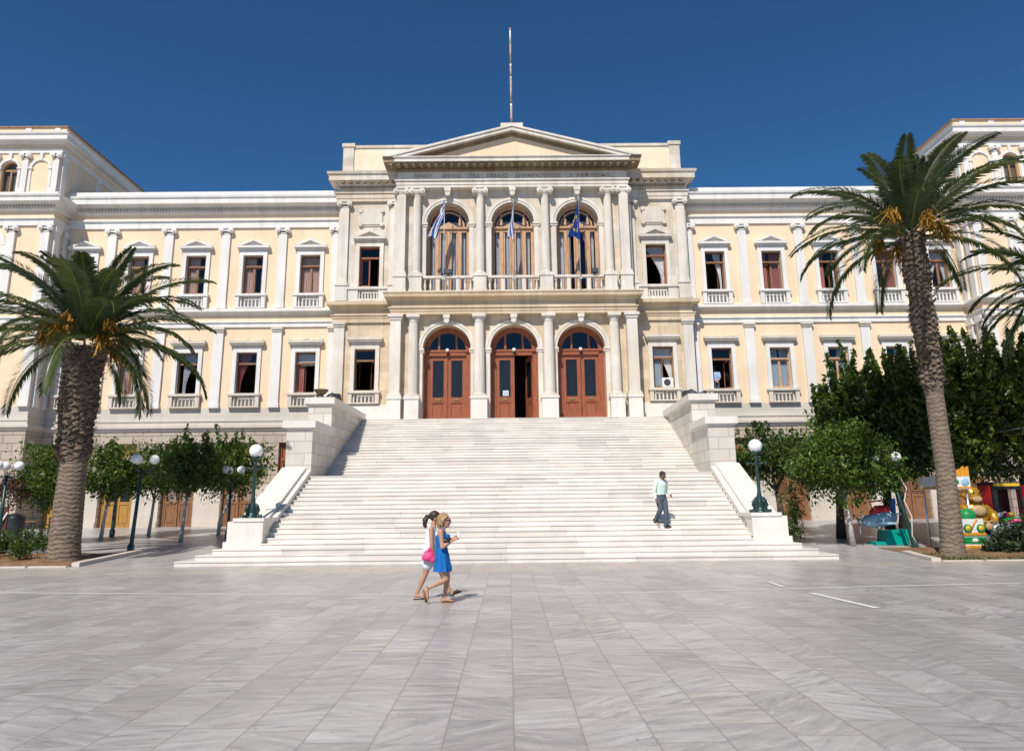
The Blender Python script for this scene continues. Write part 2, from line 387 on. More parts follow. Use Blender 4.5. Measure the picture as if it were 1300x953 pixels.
def window(cx, z0, z1, hw, Y, kind, wmat, L, Rr, top, trim='white_trim', low=None, bal=True, curt=None, seed=0):
    """kind 'gable' or 'hood'; L / Rr = (open angle, glazed?) ; top = 'glass' or 'blind'; curt = list of (material, x0, x1, tie)"""
    mb = MB(); j = .19
    mb.box(cx-hw-j, cx-hw, Y-.09, Y+.02, z0, z1+.17, 0); mb.box(cx+hw, cx+hw+j, Y-.09, Y+.02, z0, z1+.17, 0); mb.box(cx-hw, cx+hw, Y-.09, Y+.02, z1, z1+.17, 0)
    if kind == 'gable':
        mb.box(cx-hw-j+.02, cx+hw+j-.02, Y-.06, Y+.02, z1+.17, z1+.36, 0)
        W2 = hw+j+.13
        mb.box(cx-W2, cx+W2, Y-.26, Y+.02, z1+.36, z1+.47, 0); mb.box(cx-W2+.06, cx+W2-.06, Y-.2, Y+.02, z1+.31, z1+.36, 0)
        zb, zp = z1+.47, z1+.47+.34
        mb.poly_y([(cx-W2+.1,zb),(cx+W2-.1,zb),(cx,zp-.08)], Y-.08, Y+.02, 0)
        for s in (-1, 1):
            q = [(cx+s*W2,zb),(cx+s*(W2-.26),zb),(cx,zp-.09),(cx,zp)]
            mb.poly_y(q if s > 0 else q[::-1], Y-.27, Y+.02, 0)
    else:
        mb.box(cx-hw-j+.02, cx+hw+j-.02, Y-.06, Y+.02, z1+.17, z1+.3, 0)
        W2 = hw+j+.16
        mb.box(cx-W2+.1, cx+W2-.1, Y-.15, Y+.02, z1+.27, z1+.35, 1); mb.box(cx-W2+.03, cx+W2-.03, Y-.22, Y+.02, z1+.35, z1+.43, 1); mb.box(cx-W2, cx+W2, Y-.27, Y+.02, z1+.43, z1+.56, 1)
    if cx < -9:      # weathered ornaments standing on the hoods of the left wing
        for q, rr_ in ((-W2+.09, .055), (W2-.09, .06), (0, .05 if kind == 'gable' else .075)):
            zz = (z1+.47 if kind == 'gable' else z1+.56)+(.33 if kind == 'gable' and q == 0 else 0.0); mb.ball((cx+q, Y-.17, zz+rr_*.5), rr_*(1+.3*math.sin(cx*3+q)), 8, 6, 1, sc=(1.5,1,.9))
    zb = low if low is not None else z0-.7
    mb.box(cx-hw-.01, cx+hw+.01, Y+.2, Y+.3, zb, z0-.02, 2)          # apron behind the balusters
    mb.box(cx-hw-.01, cx+hw+.01, Y+.05, Y+.3, z0-.02, z0+.03, 0)
    w = mb.build('window', [trim, 'grey_trim', 'white_trim'], HALL, BT)
    fr = MB(); pn = MB(); YF = Y+.17; zt = z0+(z1-z0)*.735
    fr.box(cx-hw, cx-hw+.05, YF-.02, YF+.1, z0+.03, z1); fr.box(cx+hw-.05, cx+hw, YF-.02, YF+.1, z0+.03, z1); fr.box(cx-hw+.05, cx+hw-.05, YF-.02, YF+.1, z1-.06, z1)
    fr.box(cx-hw+.05, cx+hw-.05, YF-.05, YF+.1, zt-.045, zt+.045)
    lw = hw-.05
    for side, hx, (ang, gl) in ((1, cx-hw+.05, L), (-1, cx+hw-.05, Rr)):
        if ang is None: continue
        sash(fr, hx, z0+.04, zt-.045, lw, YF+.02, side, ang, 0, pn if gl else None)
    if top == 'glass': pn.quad((cx-hw+.05,YF+.05,zt+.045),(cx+hw-.05,YF+.05,zt+.045),(cx+hw-.05,YF+.05,z1-.06),(cx-hw+.05,YF+.05,z1-.06))
    fr.build('frame', [wmat], w, BT)
    if top == 'blind':
        b = MB(); b.box(cx-hw+.05, cx+hw-.05, YF+.1, YF+.13, zt-.1, z1-.06); b.build('blind', ['curtain_white'], w, BT)
        pn.quad((cx-hw+.05,YF+.05,zt+.045),(cx+hw-.05,YF+.05,zt+.045),(cx+hw-.05,YF+.05,z1-.06),(cx-hw+.05,YF+.05,z1-.06))
    pn.build('pane', ['pane_glass'], w, BT)
    for i, (cm, xa, xb, tie) in enumerate(curt or []):
        c = MB(); drape(c, cx+xa*hw, cx+xb*hw, z0-.0, z1-.03 if top != 'blind' else zt-.05, YF+.13+.03*i, tie, seed+i, max(3, int(6*(xb-xa)))); c.build('curtain', [cm], w, BT)
    if bal:
        b = MB(); balusters(b, cx-hw-.24, cx+hw+.24, (low if low is not None else z0-.7), z0-.02, Y-.14, 6); b.build('balustrade', ['white_trim' if kind == 'gable' else 'grey_trim'], w, BT)
    return w
O, C0 = 1.1, 0.0
full = lambda m: [(m, -.98, .98, 0)]
Z = (11.98, 14.0)
# upper floor, left wing from the portico outwards
window(-WX[0], *Z, .5, WY, 'gable', 'brown_wood', (0,True), (0,True), 'glass', low=11.23, curt=full('curtain_pink'), seed=1)
for i in (1, 2): window(-WX[i], *Z, .5, WY, 'gable', 'brown_wood', (0,True), (0,True), 'glass', low=11.23, curt=[('curtain_pink', -.98, .12, 0), ('curtain_pink', .62, .98, 0)], seed=2+i)
window(-WX[3], *Z, .5, WY, 'gable', 'gold_wood', (0,True), (0,True), 'glass', low=11.23, curt=[('curtain_pink', -.98, .2, 0), ('curtain_pink', .45, .98, 0)], seed=5)
window(-WX[4], *Z, .5, WY, 'gable', 'brown_wood', (0,True), (0,True), 'glass', low=11.23, curt=[('curtain_grey', -.98, .98, 0)], seed=6)
# upper floor, right wing
window(WX[0], *Z, .5, WY, 'gable', 'brown_wood', (O,True), (O,True), 'glass', low=11.23, curt=[('curtain_white', -.05, .75, 1)], seed=8)
window(WX[1], *Z, .5, WY, 'gable', 'brown_wood', (.5,True), (.15,True), 'glass', low=11.23, curt=[('curtain_red', -.98, -.35, 0), ('curtain_red', -.05, .98, 0)], seed=9)
window(WX[2], *Z, .5, WY, 'gable', 'brown_wood', (.95,True), (.95,True), 'glass', low=11.23, curt=[('curtain_red', -.98, -.3, 0), ('curtain_white', .62, .8, 0)], seed=10)
window(WX[3], *Z, .5, WY, 'gable', 'brown_wood', (0,True), (0,True), 'glass', low=11.23, curt=[('curtain_red', .05, .98, 0)], seed=11)
window(WX[4], *Z, .5, WY, 'gable', 'brown_wood', (0,True), (0,True), 'glass', low=11.23, curt=[('curtain_white', -.9, .5, -1), ('curtain_white', .0, .9, 1)], seed=12)
Z = (6.99, 9.01)
window(-WX[0], *Z, .5, WY, 'hood', 'brown_wood', (.55,True), (1.2,True), 'blind', low=6.29, curt=[('curtain_red', -.98, -.25, 0)], seed=20)
window(-WX[1], *Z, .5, WY, 'hood', 'brown_wood', (None,0), (None,0), 'glass', low=6.29, curt=[('curtain_red', -.98, .3, -1)], seed=21)
window(-WX[2], *Z, .5, WY, 'hood', 'brown_wood', (None,0), (1.25,True), 'glass', low=6.29, curt=[('curtain_grey', -.6, .75, -1)], seed=22)
window(-WX[3], *Z, .5, WY, 'hood', 'brown_wood', (0,True), (1.2,True), 'glass', low=6.29, curt=[('curtain_pink', -.9, .2, 0), ('curtain_grey', .3, .95, 0)], seed=23)
window(-WX[4], *Z, .5, WY, 'hood', 'brown_wood', (0,True), (0,True), 'glass', low=6.29, curt=full('curtain_grey'), seed=24)
window(WX[0], *Z, .5, WY, 'hood', 'brown_wood', (None,0), (1.05,True), 'glass', low=6.29, seed=25)
window(WX[1], *Z, .5, WY, 'hood', 'tan_wood', (0,True), (0,True), 'glass', low=6.29, curt=[('curtain_blue', -.95, -.1, 0), ('curtain_blue', .1, .95, 0)], seed=26)
window(WX[2], *Z, .5, WY, 'hood', 'tan_wood', (0,True), (0,True), 'glass', low=6.29, curt=[('curtain_blue', .05, .95, 0), ('curtain_grey', -.95, -.5, 0)], seed=27)
window(WX[3], *Z, .5, WY, 'hood', 'tan_wood', (0,True), (0,True), 'glass', low=6.29, curt=[('curtain_grey', .1, .95, 0)], seed=28)
window(WX[4], *Z, .5, WY, 'hood', 'tan_wood', (0,True), (0,True), 'glass', low=6.29, curt=[('curtain_grey', -.95, .1, 0)], seed=29)
# centre block
window(-7.11, 12.12, 14.2, .5, CY, 'gable', 'red_wood', (0,True), (1.25,True), 'glass', 'column_marble', low=11.42, bal=False, seed=30)
window(7.11, 12.12, 14.2, .5, CY, 'gable', 'red_wood', (None,0), (1.2,True), 'glass', 'column_marble', low=11.42, bal=False, curt=[('curtain_white', -.9, .98, 1)], seed=31)
window(-7.18, 6.97, 8.99, .5, CY, 'hood', 'brown_wood', (1.35,True), (1.0,True), 'glass', 'column_marble', low=6.33, seed=32)
window(7.18, 6.97, 8.99, .5, CY, 'hood', 'brown_wood', (0,True), (None,0), 'blind', 'column_marble', low=6.33, curt=[('curtain_blue', -.95, -.08, 0), ('curtain_white', .05, .95, 1)], seed=33)
# street level doors of the wings
def street_door(x, mats, top, kind):
    mb = MB(); Y = WY+.2; w = .78
    mb.box(x-w, x-w+.12, Y, Y+.12, gz(38), 4.62); mb.box(x+w-.12, x+w, Y, Y+.12, gz(38), 4.62); mb.box(x-w+.12, x+w-.12, Y, Y+.12, 4.5, 4.62); mb.box(x-w+.12, x+w-.12, Y-.03, Y+.12, 3.75, 3.9)
    mb.box(x-w+.12, x+w-.12, Y+.06, Y+.1, 3.9, 4.5, 1)
    for s in (-1, 1):
        xa, xb = sorted((x+s*.02, x+s*(w-.12))); z0 = .72
        mb.box(xa, xa+.09, Y+.02, Y+.08, z0, 3.75); mb.box(xb-.09, xb, Y+.02, Y+.08, z0, 3.75)
        for z in (z0, 1.78, 3.63): mb.box(xa+.09, xb-.09, Y+.02, Y+.08, z, z+.14)
        mb.box(xa+.09, xb-.09, Y+.05, Y+.075, z0+.14, 1.78); mb.box(xa+.15, xb-.15, Y+.03, Y+.05, z0+.22, 1.7)
        if kind == 'louvre':
            z = 1.96
            while z < 3.6: mb.box(xa+.09, xb-.09, Y+.03, Y+.06, z, z+.05); z += .085
            mb.box(xa+.09, xb-.09, Y+.065, Y+.075, 1.92, 3.63)
    d = part(mb, 'street_door', [mats, top])
    if kind != 'louvre':
        g = MB()
        for s in (-1, 1):
            xa, xb = sorted((x+s*.11, x+s*(w-.21))); g.quad((xa,Y+.05,1.92),(xb,Y+.05,1.92),(xb,Y+.05,3.63),(xa,Y+.05,3.63))
        g.build('pane', ['pane_glass'], d, BT)
        if kind == 'curtain':
            for s in (-1, 1):
                xa, xb = sorted((x+s*.1, x+s*(w-.2))); c = MB(); drape(c, xa, xb, 1.9, 3.63, Y+.14, 0, int(x*3), 4); c.build('curtain', ['curtain_pink'], d, BT)
for i, x in enumerate(DRX):
    street_door(-x, ('red_wood', 'brown_wood', 'brown_wood', 'mustard_wood', 'mustard_wood')[i], ('red_wood', 'mustard_wood', 'mustard_wood', 'mustard_wood', 'mustard_wood')[i], ('glass', 'curtain', 'curtain', 'glass', 'glass')[i])
    street_door(x, 'brown_wood', 'brown_wood', 'louvre' if i else 'glass')
# ---- pilasters
def capital(mb, x, Y, z0, z1, w, d, m=0):
    """ionic: abacus, cushion, two scrolls"""
    h = z1-z0
    mb.box(x-w*.62, x+w*.62, Y-d-.1, Y, z1-.07, z1, m); mb.box(x-w*.5, x+w*.5, Y-d-.05, Y, z0+h*.35, z1-.07, m)
    r = h*.44
    for s in (-1, 1):
        mb.lathe([(r,0),(r*1.05,.02),(r*.9,d*.5),(r,d+.1)], x+s*w*.58, Y-d-.12, z0+r*1.02, 12, m, axis='y')
        mb.lathe([(r*.62,0),(r*.62,.05)], x+s*w*.58, Y-d-.15, z0+r*1.02, 10, m, axis='y'); mb.lathe([(r*.26,0),(r*.26,.05)], x+s*w*.58, Y-d-.17, z0+r*1.02, 8, m, axis='y')
    mb.box(x-w*.5, x+w*.5, Y-d-.03, Y, z0-.05, z0, m)
def pilaster(x, Y, z0, z1, w, kind, mat, d=.12, ped=None):
    mb = MB(); zb = z0
    if ped: mb.box(x-w*.66, x+w*.66, Y-d-.1, Y+.01, z0, z0+ped-.1); mb.box(x-w*.72, x+w*.72, Y-d-.14, Y+.01, z0+ped-.1, z0+ped); zb = z0+ped
    mb.box(x-w*.58, x+w*.58, Y-d-.06, Y+.01, zb, zb+.16); mb.box(x-w*.54, x+w*.54, Y-d-.03, Y+.01, zb+.16, zb+.26)
    cz = z1-(.30 if kind == 'ionic' else .28)
    mb.box(x-w/2, x+w/2, Y-d, Y+.01, zb+.26, cz)
    p = part(mb, 'pilaster', [mat]); c = MB()
    if kind == 'ionic': capital(c, x, Y+.01, cz, z1, w, d)
    else:
        c.box(x-w*.5, x+w*.5, Y-d-.015, Y+.01, cz, cz+.05); c.box(x-w*.56, x+w*.56, Y-d-.05, Y+.01, cz+.05, cz+.15); c.box(x-w*.62, x+w*.62, Y-d-.1, Y+.01, cz+.15, z1)
    c.build('capital', [mat if kind == 'ionic' else 'grey_trim'], p, BT)
for s in (-1, 1):
    for i, x in enumerate(PX):
        if i == 5: continue
        w = .42 if i else .3
        pilaster(s*x, WY, 11.22, 15.47, w, 'ionic', 'white_trim')
        pilaster(s*x, WY, 6.28, 10.27, .46 if i else .3, 'doric', 'white_trim')
    # centre block corner pilasters
    pilaster(s*8.42, CY, 11.38, 16.6, .44, 'ionic', 'column_marble', .14, ped=.86)
    pilaster(s*8.46, CY, 5.7, 10.33, .5, 'doric', 'column_marble', .14)
    pilaster(s*5.98, CY, 11.38, 16.6, .3, 'ionic', 'column_marble', .1, ped=.86)
# ---- centre block
for s in (-1, 1):
    a, b = sorted((s*5.7, s*XB)); cu = s*7.11; cl = s*7.18
    mb = MB(); panel(mb, a, b, 11.2, 17.4, CY, [(cu-.5, cu+.5, 11.44, 14.2)], .32, 0)
    xe = s*XB; mb.quad((xe,CY,11.2),(xe,WY+.05,11.2),(xe,WY+.05,18.0),(xe,CY,18.0)); part(mb, 'wall', ['facade_marble'])
    mb = MB(); panel(mb, a, b, .3, 11.2, CY, [(cl-.5, cl+.5, 6.36, 8.99)], .32, 0); mb.quad((xe,CY,.3),(xe,WY+.05,.3),(xe,WY+.05,11.2),(xe,CY,11.2)); part(mb, 'wall', ['ochre_marble'])
    mb = MB(); mb.box(min(s*5.9, s*8.8), max(s*5.9, s*8.8), CY-.1, CY+.05, .3, 6.28, 0); part(mb, 'base_wall', ['white_marble'])
    P = [(-XB, WY), (-XB, CY), (-5.75, CY)] if s < 0 else [(5.75, CY), (XB, CY), (XB, WY)]
    mb = MB(); mb.mould(P, [(0,10.3),(.1,10.3),(.1,10.5),(.13,10.52),(.13,10.62),(.18,10.64),(.18,10.68),(.04,10.7),(.04,11.0),(.12,11.04),(.14,11.12),(.36,11.14),(.38,11.3),(.3,11.34),(0,11.38)]); part(mb, 'ledge', ['ochre_marble'])
    # panelled parapet under the window, pierced in the middle by balusters
    mb = MB(); x0, x1 = sorted((s*6.2, s*8.1)); Yb = CY-.17
    mb.box(x0, cu-.5, Yb, CY+.01, 11.38, 11.96); mb.box(cu+.5, x1, Yb, CY+.01, 11.38, 11.96); mb.box(x0-.04, x1+.04, Yb-.06, CY+.01, 11.96, 12.08); mb.box(cu-.5, cu+.5, Yb, CY+.01, 11.38, 11.5)
    for i in range(7): mb.lathe([(.045,0),(.03,.03),(.05,.14),(.024,.3),(.04,.42),(.045,.46)], cu-.43+.143*i, Yb+.07, 11.5, 8)
    part(mb, 'balustrade', ['column_marble'])
    mb = MB(); mb.mould(P, [(0,16.58),(.12,16.58),(.12,16.72),(.15,16.74),(.15,16.96),(.21,16.99),(.21,17.05),(.08,17.07),(.08,17.24),(.14,17.3),(.16,17.4),(.2,17.42),(.3,17.55),(.48,17.58),(.48,17.86),(.55,17.9),(.58,18.02),(0,18.06)])
    part(mb, 'cornice', ['facade_marble'])
    mb = MB(); xx = s*8.5; mb.box(*sorted((s*5.8, s*8.72)), CY-.1, CY-.05, 17.25, 17.4)
    for i in range(9): mb.box(xx-.075, xx+.075, CY-.45, CY-.17, 17.47, 17.578); xx -= s*.36
    xa, xb = sorted((s*5.75, s*8.72)); x = xa+.05
    while x < xb: mb.box(x, x+.07, CY-.19, CY-.07, 17.27, 17.37); x += .13
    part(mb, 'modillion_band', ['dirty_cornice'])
    # carved plaque
    mb = MB(); px = s*7.08; mb.box(px-.55, px+.55, CY-.09, CY+.01, 15.36, 16.1); mb.box(px-.48, px+.48, CY-.05, CY+.01, 15.28, 16.18)
    for a1 in (-1, 1):
        for b1 in (-1, 1): mb.lathe([(.11,0),(.12,.05),(.08,.08)], px+a1*.53, CY-.13, 15.73+b1*.36, 10, axis='y')
    part(mb, 'plaque', ['grey_trim'])
# attic
mb = MB(); mb.box(-8.62, 8.62, 35.16, 35.6, 18.03, 19.62); mb.box(-8.68, 8.68, 35.1, 35.66, 19.62, 19.76, 1)
for s in (-1, 1):
    a, b = sorted((s*8.66, s*8.12)); mb.box(a, b, 35.08, 35.6, 18.03, 19.66, 1); mb.box(a-.06, b+.06, 35.03, 35.65, 19.66, 19.85, 1)
    a, b = sorted((s*8.62, s*8.56)); mb.box(a, b, 35.6, 42, 18.03, 19.6)
mb.box(-8.6, 8.6, 35.12, 35.5, 18.03, 18.4, 1); part(mb, 'attic', ['attic_plaster', 'facade_marble'])

# ---- portico
DX = 3.2
for z0, z1, r, zs, mat, zb, rev in ((5.0, 10.6, 1.135, 8.88, 'ochre_marble', 5.0, .6), (11.3, 17.0, 1.05, 15.22, 'facade_marble', 11.3, .5)):
    mb = MB()
    for i, c in enumerate((-DX, 0, DX)):
        arch_panel(mb, c-1.6 if i else -5.85, c+1.6 if i < 2 else 5.85, z0, z1, PY, c, r, zb, zs, rev, 0)
    for s in (-1, 1): mb.quad((s*5.85,PY,z0),(s*5.85,CY+.05,z0),(s*5.85,CY+.05,z1),(s*5.85,PY,z1))
    part(mb, 'wall', [mat])
    mb = MB()
    for c in (-DX, 0, DX):
        ring(mb, c, zs, r+.005, r+.12, PY-.05, PY+.01); ring(mb, c, zs, r+.12, r+.24, PY-.08, PY+.01)
        for s in (-1, 1):
            a, b = sorted((c+s*(r-.06), c+s*(r+.30))); mb.box(a, b, PY-.10, PY+.3, zs-.1, zs); mb.box(a, b, PY-.06, PY+.3, zs-.2, zs-.1)
            if abs(c+s*(r+.12)) < 4.6: pass
            a, b = sorted((c+s*(r+.004), c+s*(r+.22))); mb.box(a, b, PY-.03, PY+.01, zb+.25, zs-.2)
    part(mb, 'archivolt', ['column_marble'])
mb = MB()
for c in (-DX, 0, DX):
    for z, y0 in ((10.16, 34.03), (16.62, 34.03)):
        mb.box(c-.16, c+.16, y0, PY+.02, z+.12, z+.33); mb.box(c-.12, c+.12, y0+.03, PY+.02, z-.08, z+.12); mb.lathe([(.09,0),(.09,.24)], c, y0+.0, z-.04, 10, axis='y')
part(mb, 'keystone', ['column_marble'])
# entablatures
PP = [(-5.72, CY), (-5.72, 34.06), (5.72, 34.06), (5.72, CY)]
LP = [(-5.86, CY), (-5.86, 34.02), (5.86, 34.02), (5.86, CY)]
mb = MB(); mb.mould(LP, [(-.6,10.47),(0,10.47),(0,10.6),(.03,10.61),(.03,10.74),(.09,10.76),(.09,10.82),(-.03,10.83),(-.03,11.12),(.06,11.15),(.1,11.24),(.28,11.27),(.3,11.42),(.34,11.45),(.34,11.5),(-.6,11.52)]); part(mb, 'architrave', ['ochre_marble'])
mb = MB(); mb.box(-5.9, 5.9, 33.98, CY+.05, 11.51, 11.56); part(mb, 'balcony_floor', ['facade_marble'])
mb = MB(); mb.mould(PP, [(-.5,16.93),(0,16.93),(0,17.06),(.03,17.07),(.03,17.24),(.1,17.27),(.1,17.33),(-.02,17.345),(-.02,17.78),(-.5,17.78)]); part(mb, 'architrave', ['column_marble'])
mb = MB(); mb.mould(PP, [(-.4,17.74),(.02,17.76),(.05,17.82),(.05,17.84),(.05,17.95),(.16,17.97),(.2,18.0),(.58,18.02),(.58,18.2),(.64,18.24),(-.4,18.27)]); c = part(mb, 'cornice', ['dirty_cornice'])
mb = MB(); mb.mould([(-5.72, CY), (-5.72, 33.46), (5.72, 33.46), (5.72, CY)], [(-.02,18.03),(.03,18.03),(.03,18.19),(.1,18.235),(.1,18.275),(-.02,18.285)]); part(mb, 'cornice', ['column_marble'])
mb = MB(); x = -5.95
while x < 6: mb.box(x-.08, x+.08, 33.52, 33.92, 17.9, 18.018); x += .372
x = -5.74
while x < 5.74: mb.box(x, x+.07, 33.93, 34.02, 17.83, 17.94); x += .13
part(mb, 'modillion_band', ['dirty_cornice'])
# pediment
ap, tx, zt = 19.95, 6.36, 18.275
mb = MB(); mb.poly_y([(-5.5, zt), (5.5, zt), (0, ap-.4)], 33.8, 34.3); part(mb, 'tympanum', ['yellow_plaster'])
mb = MB()
for s in (-1, 1):
    def rk(d0, d1, y0, m=0):
        sl = (ap-zt)/tx
        q = [(s*tx, zt+.0-d0*0), (s*(tx-(d1)/sl), zt), (0, ap-d1), (0, ap-d0), (s*tx, zt+.02)] if d0 == 0 else [(s*(tx-d0/sl), zt), (s*(tx-d1/sl), zt), (0, ap-d1), (0, ap-d0)]
        if s > 0: pass
        mb.poly_y(q[::-1] if s > 0 else q, y0, 34.3, m)
    rk(.0, .1, 33.36, 0); rk(.1, .27, 33.42, 0); rk(.27, .36, 33.62, 1); rk(.36, .44, 33.72, 1)
mb.box(-.55, .55, 33.5, 34.5, ap-.12, ap+.14); part(mb, 'raking_cornice', ['column_marble', 'dirty_cornice'])
mb = MB()
for s in (-1, 1): mb.quad((s*tx,34.2,zt+.02),(0,34.2,ap-.01),(0,37,ap-.01),(s*tx,37,zt+.02))
part(mb, 'roof', ['roof_grey'])
# inscription cut in the frieze
def inscription():
    par = None
    words = [('ΕΡΜΟΥ', 521, 543.7), ('ΔΗΜΟΣ', 556.6, 581.8), ('ΤΑΔ', 592.3, 606.5), ('ΕΜΑΙΟ', 616.3, 642.8), ('ΔΗΜΑΡΧΟΥΝΤΟΣ', 653, 714), ('Δ', 724, 729), ('ΒΑΦΙΑΔΑΚΗ', 734.8, 777.3)]
    vs = []; out = MB()
    for w, a, b in words:
        cu = bpy.data.curves.new('letters', 'FONT'); cu.body = w; cu.size = 1; cu.extrude = .02; cu.resolution_u = 2
        o = bpy.data.objects.new('letters', cu); COL.objects.link(o)
        dg = bpy.context.evaluated_depsgraph_get(); me = bpy.data.meshes.new_from_object(o.evaluated_get(dg))
        xs = [v.co.x for v in me.vertices]; ys = [v.co.y for v in me.vertices]
        xa, xb = (a-649.2)*.0402/K*1.0, (b-649.2)*.0402/K*1.0
        sx = (xb-xa)/(max(xs)-min(xs)); sy = .21/(max(ys)-min(ys))
        out.add([(xa+(v.co.x-min(xs))*sx, 34.078-v.co.z*.4, 17.44+(v.co.y-min(ys))*sy) for v in me.vertices], [tuple(p.vertices) for p in me.polygons])
        bpy.data.objects.remove(o); bpy.data.curves.remove(cu); bpy.data.meshes.remove(me)
    part(out, 'inscription', ['terracotta'])
inscription()
# columns
def column(x, zped0, zped1, zc0, zc1, r, y, kind, pw):
    ch = zc1-zc0
    mb = MB(); zs = zped1+.2
    if kind == 'pillar':
        w = r
        mb.box(x-w, x+w, y-w, PY+.02, zs, zc0); mb.box(x-w-.05, x+w+.05, y-w-.05, PY+.02, zped1+.1, zs); mb.box(x-w-.09, x+w+.09, y-w-.09, PY+.02, zped1, zped1+.1)
    else:
        H = zc0-zs; lowf = .36 if zped0 < 8 else 0
        mb.box(x-r*1.36, x+r*1.36, y-r*1.36, y+r*1.36, zped1, zped1+.08)
        mb.lathe([(r*1.32,0),(r*1.36,.03),(r*1.3,.06),(r*1.12,.08),(r*1.2,.1),(r*1.05,.12)], x, y, zped1+.08, 20)
        R = lambda t: r*(1-.16*t**1.6)
        if lowf: mb.lathe([(R(0),0),(R(lowf),H*lowf)], x, y, zs, 24)
        mb.lathe([(R(t), H*t) for t in [lowf+(1-lowf)*k/8 for k in range(9)]], x, y, zs, 80, flute=20, fd=.10)
        mb.lathe([(r*.86,-.1),(r*.92,-.05),(r*.86,-.03),(r*1.02,.02)], x, y, zc0, 20)
    c = part(mb, 'column', ['column_marble'])
    k = MB()
    if kind == 'ionic' or (kind == 'pillar' and zped0 > 8):
        w = .42
        k.lathe([(.2,0),(.27,.1),(.27,.13)], x, y, zc0-.02, 20)
        k.box(x-.31, x+.31, y-.3, y+.3, zc1-.06, zc1); k.box(x-.26, x+.26, y-.26, y+.26, zc0+.12, zc1-.06)
        for s in (-1, 1):
            for q in (0, .028, .05): k.lathe([((.135-q*1.9),0),((.135-q*1.9),.6+2*q)], x+s*.27, y-.3-q, zc1-.06-.13, 14, axis='y')
    else:
        w = r*1.02
        if kind == 'pillar': k.box(x-w-.04, x+w+.04, y-w-.04, PY+.02, zc0, zc0+ch*.5); k.box(x-w-.1, x+w+.1, y-w-.1, PY+.02, zc0+ch*.5, zc1)
        else: k.lathe([(r*.84,0),(r*.9,.03),(r*1.12,ch*.45),(r*1.14,ch*.5)], x, y, zc0, 20); k.box(x-r*1.22, x+r*1.22, y-r*1.22, y+r*1.22, zc0+ch*.5, zc1)
    k.build('capital', ['column_marble'], c, BT)
    p = MB()
    yb = PY+.02
    p.box(x-pw, x+pw, y-pw, yb, zped0, zped1-.09); p.box(x-pw-.04, x+pw+.04, y-pw-.04, yb, zped1-.09, zped1); p.box(x-pw-.035, x+pw+.035, y-pw-.035, yb, zped0, zped0+.13)
    p.build('pedestal', ['white_marble' if zped0 < 8 else 'column_marble'], c, BT)
for s in (-1, 1):
    column(s*5.47, 11.56, 12.42, 16.6, 16.93, .22, 34.3, 'pillar', .29); column(s*4.70, 11.56, 12.42, 16.6, 16.93, .215, 34.27, 'ionic', .29); column(s*1.6, 11.56, 12.42, 16.6, 16.93, .215, 34.27, 'ionic', .31)
    column(s*5.6, 5.3, 6.5, 10.2, 10.47, .25, 34.24, 'pillar', .32); column(s*4.78, 5.3, 6.5, 10.2, 10.47, .255, 34.27, 'doric', .33); column(s*1.65, 5.3, 6.5, 10.2, 10.47, .27, 34.27, 'doric', .38)
# balcony balustrade
for xa, xb in ((-4.36, -1.95), (-1.25, 1.25), (1.95, 4.36)):
    mb = MB(); mb.box(xa, xb, 34.08, 34.3, 12.27, 12.38); mb.box(xa, xb, 34.1, 34.28, 11.56, 11.66)
    n = 5
    for i in range(n):
        x = xa+(xb-xa)*(i+.5)/n
        if i in (1, 3): mb.box(x-.09, x+.09, 34.12, 34.26, 11.66, 12.27)
        for d in ((-.13, .13) if i in (0, 4) else (0,) if i == 2 else ()):
            mb.lathe([(.06,0),(.03,.05),(.07,.2),(.055,.3),(.03,.45),(.06,.56),(.06,.61)], x+d, 34.19, 11.66, 8)
    part(mb, 'balustrade', ['column_marble'])
